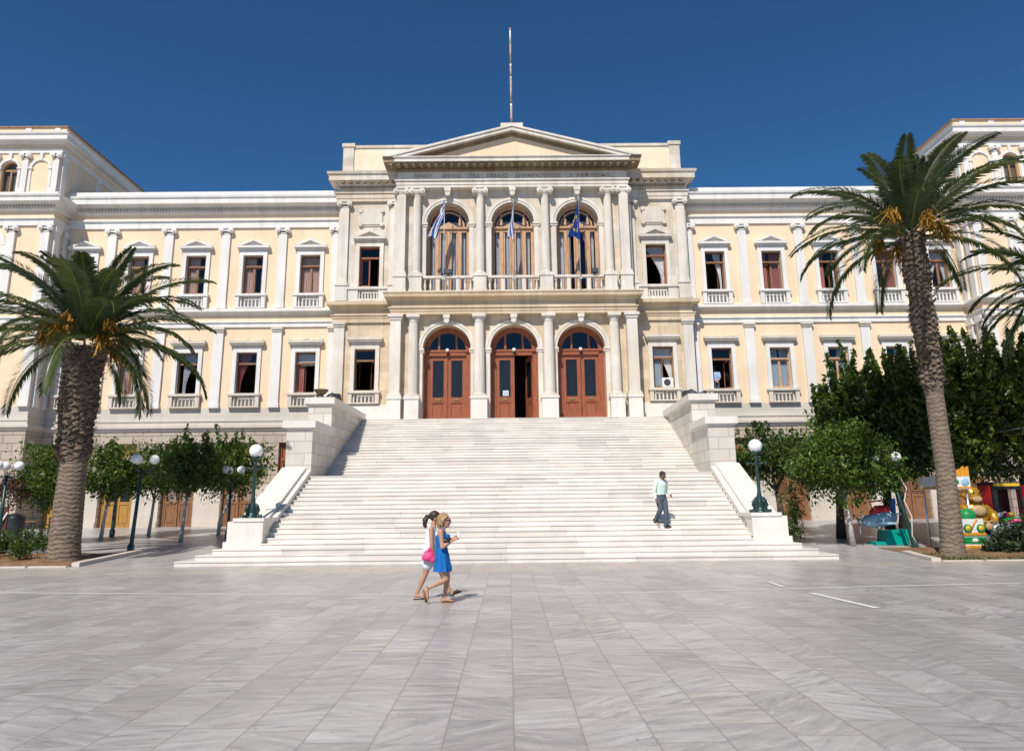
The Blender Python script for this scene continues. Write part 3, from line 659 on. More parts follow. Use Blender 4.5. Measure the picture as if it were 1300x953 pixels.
# ---- great doors
def great_door(cx, open_right):
    Y = 34.98; hw, zs, zb = 1.02, 8.86, 5.42
    mb = MB(); ring(mb, cx, zs, hw-.14, hw+.14, Y, Y+.14)
    for s in (-1, 1):
        a, b = sorted((cx+s*(hw-.14), cx+s*(hw+.14))); mb.box(a, b, Y, Y+.14, zb, zs)
    mb.box(cx-hw+.14, cx+hw-.14, Y-.06, Y+.14, 8.62, 8.84); mb.box(cx-hw-.08, cx+hw+.08, Y-.1, Y+.1, 8.80, 8.9)
    for x in (-.42, .42): mb.box(cx+x-.05, cx+x+.05, Y+.01, Y+.12, 8.9, zs+math.sqrt((hw-.1)**2-x*x))
    d = part(mb, 'entrance_door', ['red_wood'])
    g = MB(); n = 16
    pts = [(cx-(hw-.1)*math.cos(PI*i/n), zs+(hw-.1)*math.sin(PI*i/n)) for i in range(n+1)]
    g.add([(x, Y+.07, z) for x, z in pts], [tuple(range(n, -1, -1))]); g.build('fanlight', ['door_glass'], d, BT)
    w = hw-.14-.01
    for s in (-1, 1):
        ang = 1.2 if (open_right and s > 0) else 0.
        lf = MB(); pn = MB(); gr = MB(); hx = cx+s*(hw-.14); c_, s_ = math.cos(ang), math.sin(ang)
        def R(u, v, z): return (hx-s*(u*c_), Y+.04+v+u*s_, z)
        def bar(B, u0, u1, v0, v1, za, zb_, m=0):
            vs = [R(u, v, z) for z in (za, zb_) for u, v in ((u0,v0),(u1,v0),(u1,v1),(u0,v1))]
            if s > 0: vs = [vs[i] for i in (1,0,3,2,5,4,7,6)]
            B.add(vs, [(0,3,2,1),(4,5,6,7),(0,1,5,4),(1,2,6,5),(2,3,7,6),(3,0,4,7)], m)
        bar(lf, 0, .17, 0, .07, zb, 8.62); bar(lf, w-.17, w, 0, .07, zb, 8.62)
        for za, zz in ((zb, zb+.12), (6.32, 6.62), (8.4, 8.62)): bar(lf, .17, w-.17, 0, .07, za, zz)
        bar(lf, .17, w-.17, .03, .06, zb+.12, 6.32); bar(lf, .24, w-.24, .005, .03, zb+.2, 6.24); bar(lf, w-.03, w+.02, -.02, 0, zb, 8.62)
        bar(lf, .14, w-.14, -.02, 0, 6.36, 6.42); bar(lf, .33, .55, -.03, 0, 6.46, 6.54, 1)
        lo = lf.build('door_leaf', ['red_wood', 'brass'], d, BT)
        pn.quad(R(.17,.04,6.62), R(w-.17,.04,6.62), R(w-.17,.04,8.4), R(.17,.04,8.4)); pn.build('pane', ['door_glass'], d, BT)
        k = 0.; u0, u1, z0, z1 = .17, w-.17, 6.62, 8.4; st = .15
        for sg in (-1, 1):
            q = -3.
            while q < 5:
                # line z = z0 + q + sg*u*1.2 clipped to the panel
                ua, ub = u0, u1
                f = lambda u: z0+q+sg*(u-u0)*1.2
                us = [u0+(u1-u0)*i/12 for i in range(13)]; us = [u for u in us if z0 <= f(u) <= z1]
                if len(us) >= 2:
                    a1, b1 = us[0], us[-1]; gr.add([R(a1,.02,f(a1)-.009), R(b1,.02,f(b1)-.009), R(b1,.02,f(b1)+.009), R(a1,.02,f(a1)+.009)], [(0,1,2,3)])
                q += st
        gr.build('grille', ['bronze_dark'], d, BT)
    lp = MB(); lp.ball((cx, Y-.2, 8.86), .09, 10, 6); lp.tube([(cx, Y-.02, 8.72), (cx, Y-.16, 8.66), (cx, Y-.2, 8.78)], .03, 6, 1); lp.build('door_lamp', ['globe_white', 'black_iron'], d, BT)
    return d
great_door(-DX, False); GD = great_door(0, True); great_door(DX, False)
nb = MB(); nb.box(-.55, -.27, 34.985, 34.992, 6.66, 6.92, 0)
for i in range(3):
    for j in range(2): nb.box(-.52+.085*i, -.46+.085*i, 34.978, 34.9845, 6.71+.09*j, 6.76+.09*j, 1)
o = nb.build('notice', ['flag_white', 'curtain_blue'], None, BT); tag(o, 'white paper notice stuck low on the glass of the half open middle door', 'notice')
# tall windows of the balcony
def french(cx, k):
    Y = 34.93; hw, zs, zb = 1.0, 15.2, 11.56
    mb = MB(); ring(mb, cx, zs, hw-.1, hw+.1, Y, Y+.14); ring(mb, cx, zs, hw-.28, hw-.2, Y+.03, Y+.1)
    for s in (-1, 1):
        a, b = sorted((cx+s*(hw-.1), cx+s*(hw+.1))); mb.box(a, b, Y, Y+.14, zb, zs)
        for x in (.56,): mb.box(cx+s*x-.09, cx+s*x+.09, Y-.05, Y+.14, zb, 14.9)
        mb.box(cx+s*.56-.05, cx+s*.56+.05, Y, Y+.12, 15.04, zs+.62); mb.lathe([(.07,0),(.1,.1),(.05,.18),(.08,.26),(.0,.46)], cx+s*.56, Y-.06, 15.2, 8)
    mb.box(cx-hw+.1, cx+hw-.1, Y-.03, Y+.14, 14.88, 15.04); mb.box(cx-hw, cx+hw, Y-.12, Y+.1, 15.04, 15.14)
    mb.poly_y([(cx-.5,15.14),(cx+.5,15.14),(cx,15.42)], Y-.08, Y+.02); mb.box(cx-.07, cx+.07, Y-.03, Y+.1, zb, 14.88)
    for x in (-.42, -.12, .12, .42): mb.box(cx+x-.035, cx+x+.035, Y, Y+.08, zb, 14.88)
    w = part(mb, 'balcony_window', ['tan_wood'])
    g = MB(); n = 16; pts = [(cx-.94*math.cos(PI*i/n), zs+.94*math.sin(PI*i/n)) for i in range(n+1)]
    g.add([(x, Y+.07, z) for x, z in pts], [tuple(range(n, -1, -1))]); g.quad((cx-.94,Y+.07,zb),(cx+.94,Y+.07,zb),(cx+.94,Y+.07,zs),(cx-.94,Y+.07,zs)); g.build('pane', ['pane_glass'], w, BT)
    for i, (xa, xb, t) in enumerate((((-.85,-.1,0),(.1,.85,0)), ((-.85,.85,0),), ((-.9,-.3,0),(.2,.85,1)))[k]):
        c = MB(); drape(c, cx+xa, cx+xb, zb, zs+.3, Y+.2, t, k*5+i, 6); c.build('curtain', ['curtain_grey' if k != 2 else 'curtain_white'], w, BT)
for k, c in enumerate((-DX, 0, DX)): french(c, k)
# ---- end towers
for s in (-1, 1):
    XO = 31.
    def tp(d=0): return [(-XO, TY), (-XT, TY), (-XT, 46)] if s < 0 else [(XT, 46), (XT, TY), (XO, TY)]
    a, b = sorted((s*XT, s*XO)); ins = s*XT
    aw = [(s*25.1-.36, s*25.1+.36, 16.95, 18.2)]
    mb = MB(); panel(mb, a, b, 6.28, 16.6, TY, [], 0, 0); arch_panel(mb, *sorted((s*24.5, s*25.7)), 16.6, 19.8, TY, s*25.1, .4, 17.0, 18.22, .3)
    panel(mb, *sorted((s*XT, s*24.5)), 16.6, 19.8, TY, [], 0, 0); panel(mb, *sorted((s*25.7, s*XO)), 16.6, 19.8, TY, [], 0, 0)
    mb.quad((ins,TY,6.28),(ins,46,6.28),(ins,46,19.8),(ins,TY,19.8)); part(mb, 'wall', ['yellow_plaster'])
    mb = MB(); panel(mb, a, b, .2, 5.24, TY, [], 0, 0); mb.quad((ins,TY,.2),(ins,WY+.05,.2),(ins,WY+.05,5.24),(ins,TY,5.24)); part(mb, 'base_wall', ['rustic_base'])
    mb = MB(); panel(mb, a, b, 5.24, 6.28, TY, [], 0, 0); mb.quad((ins,TY,5.24),(ins,WY+.05,5.24),(ins,WY+.05,6.28),(ins,TY,6.28)); part(mb, 'base_wall', ['smooth_base'])
    for nm, mt, pr in (('string_course','smooth_base',[(0,5.2),(.06,5.2),(.06,5.27),(.16,5.33),(.16,5.45),(.05,5.47),(.05,5.62),(.09,5.64),(.09,5.70),(0,5.70)]),
        ('architrave','white_trim',[(0,10.27),(.1,10.27),(.1,10.48),(.16,10.50),(.16,10.56),(0,10.57)]),
        ('ledge','white_trim',[(0,10.93),(.08,10.95),(.12,11.02),(.26,11.04),(.26,11.16),(.22,11.19),(0,11.22)]),
        ('architrave','white_trim',[(0,15.2),(.09,15.2),(.09,15.5),(.17,15.53),(.17,15.58),(0,15.59)]),
        ('cornice','white_trim',[(0,16.0),(.1,16.04),(.1,16.24),(.22,16.26),(.24,16.32),(.48,16.34),(.48,16.52),(.54,16.58),(.56,16.66),(.2,16.7),(.2,16.9),(0,16.9)]),
        ('architrave','white_trim',[(0,19.06),(.06,19.06),(.06,19.2),(.1,19.22),(.1,19.28),(0,19.29)]),
        ('cornice','white_trim',[(0,19.5),(.08,19.52),(.12,19.6),(.44,19.62),(.44,19.86),(.5,19.9),(.52,19.98),(0,20.0)])):
        mb = MB(); mb.mould(tp(), pr)
        if pr[0][1] == 16.0:
            x = a
            while x < b: mb.box(x, x+.085, TY-.2, TY-.09, 16.09, 16.23, 1); x += .155
        part(mb, nm, [mt, 'grey_trim'])
    mb = MB(); mb.box(a-(.3 if s > 0 else 0), b+(.3 if s < 0 else 0), TY-.3, 46, 20.0, 20.3, 0); mb.box(a-(.38 if s > 0 else 0), b+(.38 if s < 0 else 0), TY-.38, 46, 20.3, 20.36, 1)
    for x in (22.75, 24.2, 25.9, 27.6): mb.box(s*x-.14, s*x+.14, TY-.34, TY-.2, 20.0, 20.36, 2)
    part(mb, 'parapet', ['yellow_plaster', 'terracotta', 'white_trim'])
    for x in (22.78, 24.32, 25.86, 27.4):
        pilaster(s*x, TY, 16.9, 19.06, .3, 'ionic', 'white_trim', .09)
    for x in (22.83, 24.5, 26.9):
        pilaster(s*x, TY, 11.22, 15.2, .40, 'ionic', 'white_trim', .13); pilaster(s*x, TY, 6.28, 10.27, .46, 'doric', 'white_trim', .13)
    for x, bl in ((23.55, 1), (25.1, 0), (26.63, 1)):
        mb = MB(); cx = s*x; ring(mb, cx, 18.22, .44, .56, TY-.07, TY+.01); 
        for q in (-1, 1): a1, b1 = sorted((cx+q*.44, cx+q*.56)); mb.box(a1, b1, TY-.05, TY+.01, 16.9, 18.22); mb.box(a1-.05, b1+.05, TY-.09, TY+.01, 18.2, 18.28)
        mb.box(cx-.07, cx+.07, TY-.1, TY+.01, 18.66, 19.05)
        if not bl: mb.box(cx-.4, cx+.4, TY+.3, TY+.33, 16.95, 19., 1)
        w = part(mb, 'blind_arch' if bl else 'window', ['white_trim', 'interior'])
        if not bl:
            fr = MB(); fr.box(cx-.4, cx+.4, TY+.15, TY+.2, 18.15, 18.25); fr.box(cx-.04, cx+.04, TY+.15, TY+.2, 16.95, 18.15); fr.box(cx-.4, cx-.34, TY+.15, TY+.2, 16.95, 18.15); fr.box(cx+.34, cx+.4, TY+.15, TY+.2, 16.95, 18.15); ring(fr, cx, 18.22, .33, .4, TY+.15, TY+.2); fr.build('frame', ['gold_wood'], w, BT)
            pn = MB(); pn.quad((cx-.4,TY+.18,16.95),(cx+.4,TY+.18,16.95),(cx+.4,TY+.18,18.62),(cx-.4,TY+.18,18.62)); pn.build('pane', ['pane_glass'], w, BT)
    # blind arches of the main floor at the frame's edge
    mb = MB(); cx = s*25.7; ring(mb, cx, 14.2, .75, .95, TY-.08, TY+.01)
    for q in (-1, 1): a1, b1 = sorted((cx+q*.75, cx+q*.95)); mb.box(a1, b1, TY-.06, TY+.01, 11.25, 14.2)
    part(mb, 'blind_arch', ['white_trim'])
    # side pilasters facing the wing
    for y in (34.62, 35.35):
        for z0, z1 in ((11.22, 15.2), (6.28, 10.27)): mb = MB(); mb.box(ins-s*.12, ins+s*.01, y-.18, y+.18, z0, z1-.3); mb.box(ins-s*.18, ins+s*.01, y-.24, y+.24, z1-.3, z1); part(mb, 'pilaster', ['white_trim'])
    for y in (34.6, 37.6, 40.6): mb = MB(); mb.box(ins-s*.08, ins+s*.01, y-.16, y+.16, 16.9, 18.85); mb.box(ins-s*.14, ins+s*.01, y-.22, y+.22, 18.85, 19.06); part(mb, 'pilaster', ['white_trim'])
# ------------------------------------------------------------------ staircase (metres; its axis leans a little to the left towards the plaza)
RI = .1415
def SX(y): return (y-36.5)*.026
def ST(p): return (p[0]+SX(p[1]), p[1], p[2])
STAIR = thing('staircase', 'broad white marble staircase rising from the plaza between stepped side walls to the portico', 'staircase', (SX(22), 22.0, 0))
rr = random.Random(3)
mb = MB()
for n in range(1, 41):
    y0 = 21.75+.305*(n-1) if n <= 19 else 29.3+.3075*(n-20)
    hw = 9.4 if n == 1 else 8.95 if n == 2 else 8.6 if n == 3 else 7.32
    y1 = y0+.34 if n != 19 else 29.33
    if n == 40: y1 = 37.5
    if n <= 3: y1 = 23.7
    x = -hw
    while x < hw-.01:
        l = rr.uniform(1.1, 2.6); x2 = min(hw, x+l)
        if hw-x2 < .6: x2 = hw
        t = rr.random()**2.2; dz = rr.uniform(-.004, .003); dy = rr.uniform(-.006, .006)
        z1 = n*RI+dz
        mb.box(x, x2-.004, y0+dy, y1, (n-1)*RI-.02, z1-.035, 0, t)
        mb.box(x+.0005, x2-.0045, y0+dy-.022, y1, z1-.035, z1, 0, t)
        x = x2
mb.build('flight', ['step_marble'], STAIR, ST)
for s in (-1, 1):
    def bx(B, x0, x1, y0, y1, z0, z1, m=0): B.box(*sorted((s*x0, s*x1)), y0, y1, z0, z1, m)
    # pedestal carrying the lamp
    mb = MB(); bx(mb, 7.3, 8.36, 22.72, 23.9, 3*RI-.02, 1.2); bx(mb, 7.27, 8.2, 22.69, 23.85, 1.2, 1.3); bx(mb, 7.3, 8.44, 22.66, 23.9, 3*RI-.02, .62); mb.build('pedestal', ['white_marble'], STAIR, ST)
    # sloping parapet of the lower flight
    ya, yb, za, zb = 23.3, 27.36, 1.12, 3.02
    mb = MB()
    mb.poly_x([(ya, .0), (yb, .0), (yb, zb-.22), (ya, za-.22)], *sorted((s*7.36, s*8.2)))
    q = [(ya, za-.22), (yb, zb-.22), (yb, zb), (ya, za)]; mb.poly_x(q, *sorted((s*7.48, s*8.34)))
    mb.poly_x([(ya, za-.3), (yb, zb-.3), (yb, zb-.12), (ya, za-.12)], *sorted((s*7.3, s*7.48)))
    mb.build('parapet', ['white_marble'], STAIR, ST)
    # stepped side wall of the upper flight
    mb = MB(); bx(mb, 7.3, 8.25, 27.36, 29.9, -.2, 4.38); bx(mb, 7.3, 8.25, 29.9, 37.3, -.2, 5.6); mb.build('side_wall', ['cheek_marble'], STAIR, ST)
    mb = MB()
    for y0, y1, z in ((27.26, 29.9, 4.38), (29.8, 35.6, 5.6)):
        bx(mb, 7.24, 8.31, y0+.03, y1, z, z+.07); bx(mb, 7.17, 8.38, y0-.03, y1 if z < 5 else y1+.02, z+.07, z+.33)
    bx(mb, 7.24, 8.38, 35.62, 37.3, 5.6, 5.7)
    mb.build('coping', ['white_marble'], STAIR, ST)
# battered bronze ornaments left on the piers
def ornament(s, bowl):
    t = thing('bronze_ornament', 'broken bronze ornament with a brown dish on top of the left stair wall' if bowl else 'crumpled grey bronze ornament on top of the right stair wall', 'ornament', (s*7.75+SX(30.5), 30.4, 5.93), 'bronze ornaments on the stair walls')
    w = Vector(t.location)
    mb = MB(); x, y, z = w
    mb.tube([(x-s*.1,y+.1,z+.05),(x-s*.26,y+.3,z+.15),(x-s*.4,y+.6,z+.18),(x-s*.46,y+.9,z-.02)], [.09,.14,.16,.05], 9)
    mb.tube([(x-s*.15,y+.2,z+.1),(x-s*.2,y+.4,z+.26),(x-s*.36,y+.7,z+.2),(x-s*.44,y+.95,z+.0)], [.06,.09,.08,.03], 8)
    mb.tube([(x+s*.1,y+.1,z+.03),(x+s*.3,y+.2,z+.16),(x+s*.42,y+.3,z+.22)], [.12,.1,.04], 8); mb.tube([(x,y+.2,z+.02),(x-s*.1,y+.3,z+.2),(x-s*.2,y+.4,z+.27),(x-s*.32,y+.5,z+.2)], [.08,.07,.06,.03], 8)
    mb.build('figure', ['bronze_dark'], t)
    if bowl:
        mb = MB(); mb.lathe([(.1,.2),(.16,.24),(.27,.36),(.3,.40),(.3,.43),(.25,.43),(.15,.38)], x+s*.2, y+.15, z, 16); mb.tube([(x+s*.2,y+.15,z),(x+s*.2,y+.15,z+.24)], .09, 8); mb.build('dish', ['bronze_brown'], t)
ornament(-1, True); ornament(1, False)
# iron lamps on the pedestals
def globe_lamp():
    t = thing('street_lamp', 'tall green iron lamp with one white globe on the left stair pedestal', 'street lamp', (0,0,0), 'globe lamps on the stair pedestals')
    mb = MB()
    mb.lathe([(.2,0),(.2,.05),(.15,.07),(.13,.22),(.16,.26),(.1,.34),(.11,.4),(.07,.46),(.085,.5),(.06,.56)], 0, 0, 0, 12)
    for k in range(4):
        a = PI/4+k*PI/2; c, s = math.cos(a), math.sin(a)
        mb.tube([(c*.09,s*.09,.42),(c*.2,s*.2,.36),(c*.25,s*.25,.22),(c*.2,s*.2,.14),(c*.26,s*.26,.05),(c*.36,s*.36,.04),(c*.38,s*.38,.09)], [.03,.045,.05,.045,.05,.05,.03], 7)
    mb.build('base', ['lamp_green'], t)
    mb = MB(); mb.lathe([(.055,.5),(.075,.56),(.055,.62),(.05,1.0),(.042,1.6),(.06,1.63),(.06,1.68),(.04,1.72),(.05,1.76),(.13,1.79),(.14,1.84),(.11,1.87)], 0, 0, 0, 14); mb.build('post', ['lamp_green'], t)
    mb = MB(); mb.tube([(-.26,0,1.5),(-.1,0,1.47),(.1,0,1.47),(.26,0,1.5)], .022, 6); mb.ball((-.28,0,1.5), .04, 8, 6); mb.ball((.28,0,1.5), .04, 8, 6)
    mb.tube([(.04,0,1.6),(.13,0,1.55),(.13,0,1.44),(.05,0,1.42)], .018, 6); mb.build('crossbar', ['lamp_green'], t)
    mb = MB(); mb.ball((0,0,2.02), .205, 24, 16); mb.build('globe', ['globe_white'], t)
    return t
L1 = globe_lamp(); zt = 1.3
L1.location = (-7.82+SX(23.2), 23.2, zt); L1.rotation_euler = (0,0,.3)
copy_tree(L1, (7.72+SX(23.2), 23.2, zt), 'tall green iron lamp with one white globe on the right stair pedestal', -.5)
# ------------------------------------------------------------------ flagpoles and flags
t = thing('flagpole', 'tall bare flagpole with rusty bands on the pediment peak', 'flagpole', BT((0, 34.2, 20.09)))
mb = MB(); x, y, z = t.location
top = 27.4
hs = [0, .05, .22, .25, .5, .52, .62, .65, .86, 1.0]
for i in range(len(hs)-1): mb.tube([(x-.02*hs[i],y,z+(top-z)*hs[i]),(x-.02*hs[i+1],y,z+(top-z)*hs[i+1])], [.062-.02*hs[i], .062-.02*hs[i+1]], 8, i % 2)
mb.ball((x-.02,y,top+.05), .08, 8, 6, 1); mb.build('pole', ['pole_white', 'pole_rust'], t)
def flag(kind, px, ztop, zbot, dx, label, plabel, pts, e0=1.1, e1=.5):
    y = 33.93*K-.05; z0 = EYE+(11.6-EYE)*K
    o = thing('flagpole', plabel, 'flagpole', (px, y, z0), 'flagpoles on the balcony')
    mb = MB(); mb.tube([(px,y,z0),(px,y,ztop)], .022, 8); mb.ball((px,y,ztop+.03), .05, 8, 6); mb.box(px-.09, px+.09, y-.06, y+.12, z0+.55, z0+.62); mb.build('pole', ['pole_grey'], o)
    # hanging cloth: rows run across the hoist, columns along the drooping fly
    nu, nv = 22, 18; g = []; H = pts[0]
    for j in range(nv+1):
        v = j/nv
        for i in range(nu+1):
            u = i/nu
            hx, hz = px, ztop-.08-H*v
            ex, ez = px+dx*(e0+(e1-e0)*v), zbot+.12*math.sin(v*5)+.1*v
            w = u**.85
            x = hx+(ex-hx)*w + .05*math.sin(u*5+v*4)*u
            zz = hz+(ez-hz)*w
            yy = y-.04+(.05*math.sin(v*17+u*3)+.03*math.sin(v*29-u*4))*u-.12*u; x += .035*math.sin(v*17+u*3+1.)*u
            g.append((x, yy, zz))
    mb = MB()
    for j in range(nv):
        for i in range(nu):
            m = 0
            if kind == 'gr':
                m = (int(j/nv*9)) % 2
                if i < nu*.37 and j < nv*5/9:
                    m = 1 if (abs((i+.5)/(nu*.37)-.5) < .13 or abs((j+.5)/(nv*5/9)-.5) < .13) else 0
            else:
                uu, vv = (i+.5)/nu*1.5-.75, (j+.5)/nv-.5; r = math.hypot(uu, vv); a = (math.degrees(math.atan2(vv, uu))+360) % 30
                m = 1 if .27 < r < .39 and (a < 9 or a > 21) else 0
            q = j*(nu+1)+i; mb.f.append((q, q+1, q+nu+2, q+nu+1)); mb.m.append(m); mb.tn.append(0); mb.sm.append(True)
    mb.v = g
    f = mb.build('flag', ['flag_blue', 'flag_white'] if kind == 'gr' else ['flag_eu', 'flag_star']); tag(f, label, 'flag', 'flags on the balcony')
fz = lambda z: EYE+(z-EYE)*K
flag('gr', -3.33*K, fz(16.28), fz(14.15), -.72, 'blue and white striped flag drooping leftmost over the balcony', 'thin grey flagpole on the balcony holding the left striped flag', (.9,), 1.1, .62)
flag('gr', .03, fz(16.12), fz(14.1), -.24, 'tightly furled blue and white striped flag above the middle door', 'thin grey flagpole on the balcony in front of the middle arch', (.8,), 1.2, .1)
flag('eu', 3.22*K, fz(16.26), fz(14.05), -.6, 'dark blue flag with yellow stars drooping over the right of the balcony', 'thin grey flagpole on the balcony holding the dark blue flag', (1.0,), 1.0, .0)
for x, lb in ((-3.13, 'grey floodlight box clamped on the balcony rail by the left striped flag'), (3.95, 'small grey floodlight standing on the balcony rail near the right column')):
    mb = MB(); x *= K; y = 34.12*K; z = fz(12.38)
    mb.box(x-.05, x+.05, y-.05, y+.05, z, z+.1); mb.box(x-.16, x+.16, y-.16, y+.05, z+.08, z+.32); mb.box(x-.13, x+.13, y-.175, y-.16, z+.11, z+.29)
    tag(mb.build('floodlight', ['bronze_dark']), lb, 'floodlight', 'floodlights on the balcony rail')
# air conditioner in the right centre window
t = thing('air_conditioner', 'white air conditioner unit standing in the ground window right of the portico', 'air conditioner', BT((7.35, 35.05, 6.99)))
x, y, z = t.location
mb = MB(); mb.box(x-.28, x+.28, y-.12, y+.2, z, z+.5); mb.box(x-.26, x+.26, y-.13, y-.119, z+.02, z+.48); mb.build('case', ['pole_white'], t)
mb = MB(); mb.lathe([(.17,0),(.17,.015)], x-.04, y-.147, z+.25, 20, axis='y'); mb.build('fan_grille', ['bronze_dark'], t)
# ------------------------------------------------------------------ ground
def paving():
    g = G('plaza_paving', .42, .4); p = g.pos(); x, y, z = g.sep(p)[:3]; M = g.math
    def tiles(w, l, x0):
        u = M('DIVIDE', M('SUBTRACT', x, x0), w); iu = M('FLOOR', u); fu = M('SUBTRACT', u, iu)
        off = g.n('ShaderNodeTexWhiteNoise', {'W': iu}, noise_dimensions='1D').outputs[0]
        ln = M('ADD', l*.75, M('MULTIPLY', off, l*.5))
        v = M('ADD', M('DIVIDE', y, ln), M('MULTIPLY', off, 7.3)); iv = M('FLOOR', v); fv = M('SUBTRACT', v, iv)
        rnd = g.n('ShaderNodeTexWhiteNoise', {'Vector': g.comb(iu, iv, .5)}, noise_dimensions='3D')
        e = lambda f, s: M('MULTIPLY', M('MINIMUM', f, M('SUBTRACT', 1.0, f)), s)
        d = M('MINIMUM', e(fu, w), e(fv, l))
        return rnd, M('SUBTRACT', 1.0, g.ramp(d, .002, .007)), M('SUBTRACT', 1.0, g.ramp(d, .0, .03))
    r1, j1, s1 = tiles(.5, .85, -.295)
    r2, j2, s2 = tiles(.36, .5, .1)
    band = M('MULTIPLY', M('GREATER_THAN', y, 19.3), M('LESS_THAN', y, 21.85))
    val = g.mix(band, r1.outputs[1], r2.outputs[1]); rv = g.sep(val)
    joint = M('ADD', M('MULTIPLY', j1, M('SUBTRACT', 1.0, band)), M('MULTIPLY', j2, band))
    soft = M('ADD', M('MULTIPLY', s1, M('SUBTRACT', 1.0, band)), M('MULTIPLY', s2, band))
    # veins run in a different direction on every slab
    an = M('ADD', M('MULTIPLY', M('SUBTRACT', rv[0], .5), 1.5), .15); ca, sa = M('COSINE', an), M('SINE', an)
    a = M('ADD', M('MULTIPLY', x, ca), M('MULTIPLY', y, sa)); b = M('SUBTRACT', M('MULTIPLY', y, ca), M('MULTIPLY', x, sa))
    vv = g.comb(M('ADD', M('MULTIPLY', a, 1.0), M('MULTIPLY', rv[1], 40)), M('MULTIPLY', b, 6.5), M('MULTIPLY', rv[2], 30))
    n1 = g.noise(vv, 1.7, 7, .66); n2 = g.noise(g.comb(M('ADD', M('MULTIPLY', a, 2.2), M('MULTIPLY', rv[2], 50)), M('MULTIPLY', b, 9.0), rv[0]), 1.2, 8, .7); vein = g.ramp(n1, .50, .66); pale = g.ramp(n1, .44, .28)
    grey = g.mix(rv[2], (.345, .328, .325), (.475, .455, .45)); warm = g.mix(rv[2], (.56, .48, .40), (.44, .395, .36))
    c = g.mix(band, grey, warm)
    c = g.mix(M('GREATER_THAN', rv[1], .95), c, (.44, .40, .37))
    c = g.mix(M('MULTIPLY', vein, g.ramp(rv[1], -.1, 1.1)), c, (.19, .19, .205)); c = g.mix(M('MULTIPLY', pale, .6), c, (.66, .64, .635))
    c = g.mix(M('MULTIPLY', g.ramp(n2, .52, .66), .55), c, (.20, .20, .21)); c = g.mix(M('MULTIPLY', g.ramp(n2, .45, .34), .4), c, (.66, .645, .635))
    dirt = g.ramp(g.noise(p, .35, 6, .6), .42, .66); c = g.mix(M('MULTIPLY', dirt, .38), c, (.25, .23, .225)); d3 = g.ramp(g.noise(p, 1.3, 5, .6), .5, .68); c = g.mix(M('MULTIPLY', d3, .18), c, (.24, .22, .21))
    spots = g.ramp(g.noise(p, 6.5, 3, .5), .70, .76); c = g.mix(M('MULTIPLY', spots, .5), c, (.16, .14, .13))
    c = g.mix(M('MULTIPLY', soft, .22), c, (.28, .25, .23))
    sp2 = g.ramp(g.noise(p, 15., 2, .5), .70, .73); c = g.mix(M('MULTIPLY', sp2, .6), c, (.12, .11, .10))
    c = g.mix(M('MULTIPLY', joint, .55), c, (.15, .125, .11)); g.col(c)
    g.set(g.b, 'Roughness', g.math('ADD', .2, g.math('MULTIPLY', g.noise(p, 2., 4), .28)))
    g.bump(M('SUBTRACT', M('MULTIPLY', g.noise(p, 20., 4), .25), joint), .25, .006); MATS['plaza_paving'] = g.m
paving()
mb = MB(); ys = [-150, 21.5, 38.0, 700]
xs = [-500, 500]
for i in range(3): mb.quad((xs[0],ys[i],gz(ys[i])), (xs[1],ys[i],gz(ys[i])), (xs[1],ys[i+1],gz(ys[i+1])), (xs[0],ys[i+1],gz(ys[i+1])))
struct(mb.build('ground', ['plaza_paving']))
g = G('line_paint', .6, .3); p_ = g.pos(); g.col(g.mix(g.ramp(g.noise(p_, 9., 5, .7), .48, .7), (.70, .68, .67), (.50, .485, .475))); MATS['line_paint'] = g.m
def strip(pts, w, z=.004):
    mb = MB(); P = [Vector((a, b)) for a, b in pts]; L = []
    for i, q in enumerate(P):
        d = (P[min(i+1, len(P)-1)]-P[max(i-1, 0)]).normalized(); n = Vector((-d.y, d.x)); L.append((q-n*w/2, q+n*w/2))
    for i in range(len(P)-1):
        a, b, c, d = L[i][0], L[i+1][0], L[i+1][1], L[i][1]
        mb.quad((a.x,a.y,z),(b.x,b.y,z),(c.x,c.y,z),(d.x,d.y,z))
    return struct(mb.build('painted_line', ['line_paint']))
strip([(-24, 17.4), (-10.5, 15.6), (-4, 14.62), (-.28, 14.25), (2.8, 14.45), (6.24, 14.9), (9.8, 15.25), (24, 16.6)], .085)
strip([(5.12, 14.0), (5.34, 12.0)], .12, .008); strip([(5.05, 16.0), (4.98, 15.0)], .09, .008)
# planting beds
g = G('soil', .95, .1); p_ = g.pos(); g.col(g.mix(g.ramp(g.noise(p_, 2.5, 6), .35, .65), (.17, .095, .05), (.27, .17, .10))); g.bump(g.noise(p_, 25., 5), .6, .03); MATS['soil'] = g.m
def bed(x0, x1, y0, y1, seed):
    r = random.Random(seed); nx, ny = 40, 20; mb = MB(); H = {}
    for j in range(ny+1):
        for i in range(nx+1):
            e = min(i, nx-i, 6)/6*min(j, ny-j, 4)/4; y = y0+(y1-y0)*j/ny
            mb.v.append((x0+(x1-x0)*i/nx, y, gz(y)+.004+e*(.09+r.uniform(-.02, .02))))
    for j in range(ny):
        for i in range(nx):
            q = j*(nx+1)+i; mb.f.append((q, q+1, q+nx+2, q+nx+1)); mb.m.append(0); mb.tn.append(0); mb.sm.append(True)
    return struct(mb.build('soil', ['soil']))
bed(-22, -12.75, 22.0, 25.6, 1); bed(11.5, 23, 20.75, 24.6, 2)
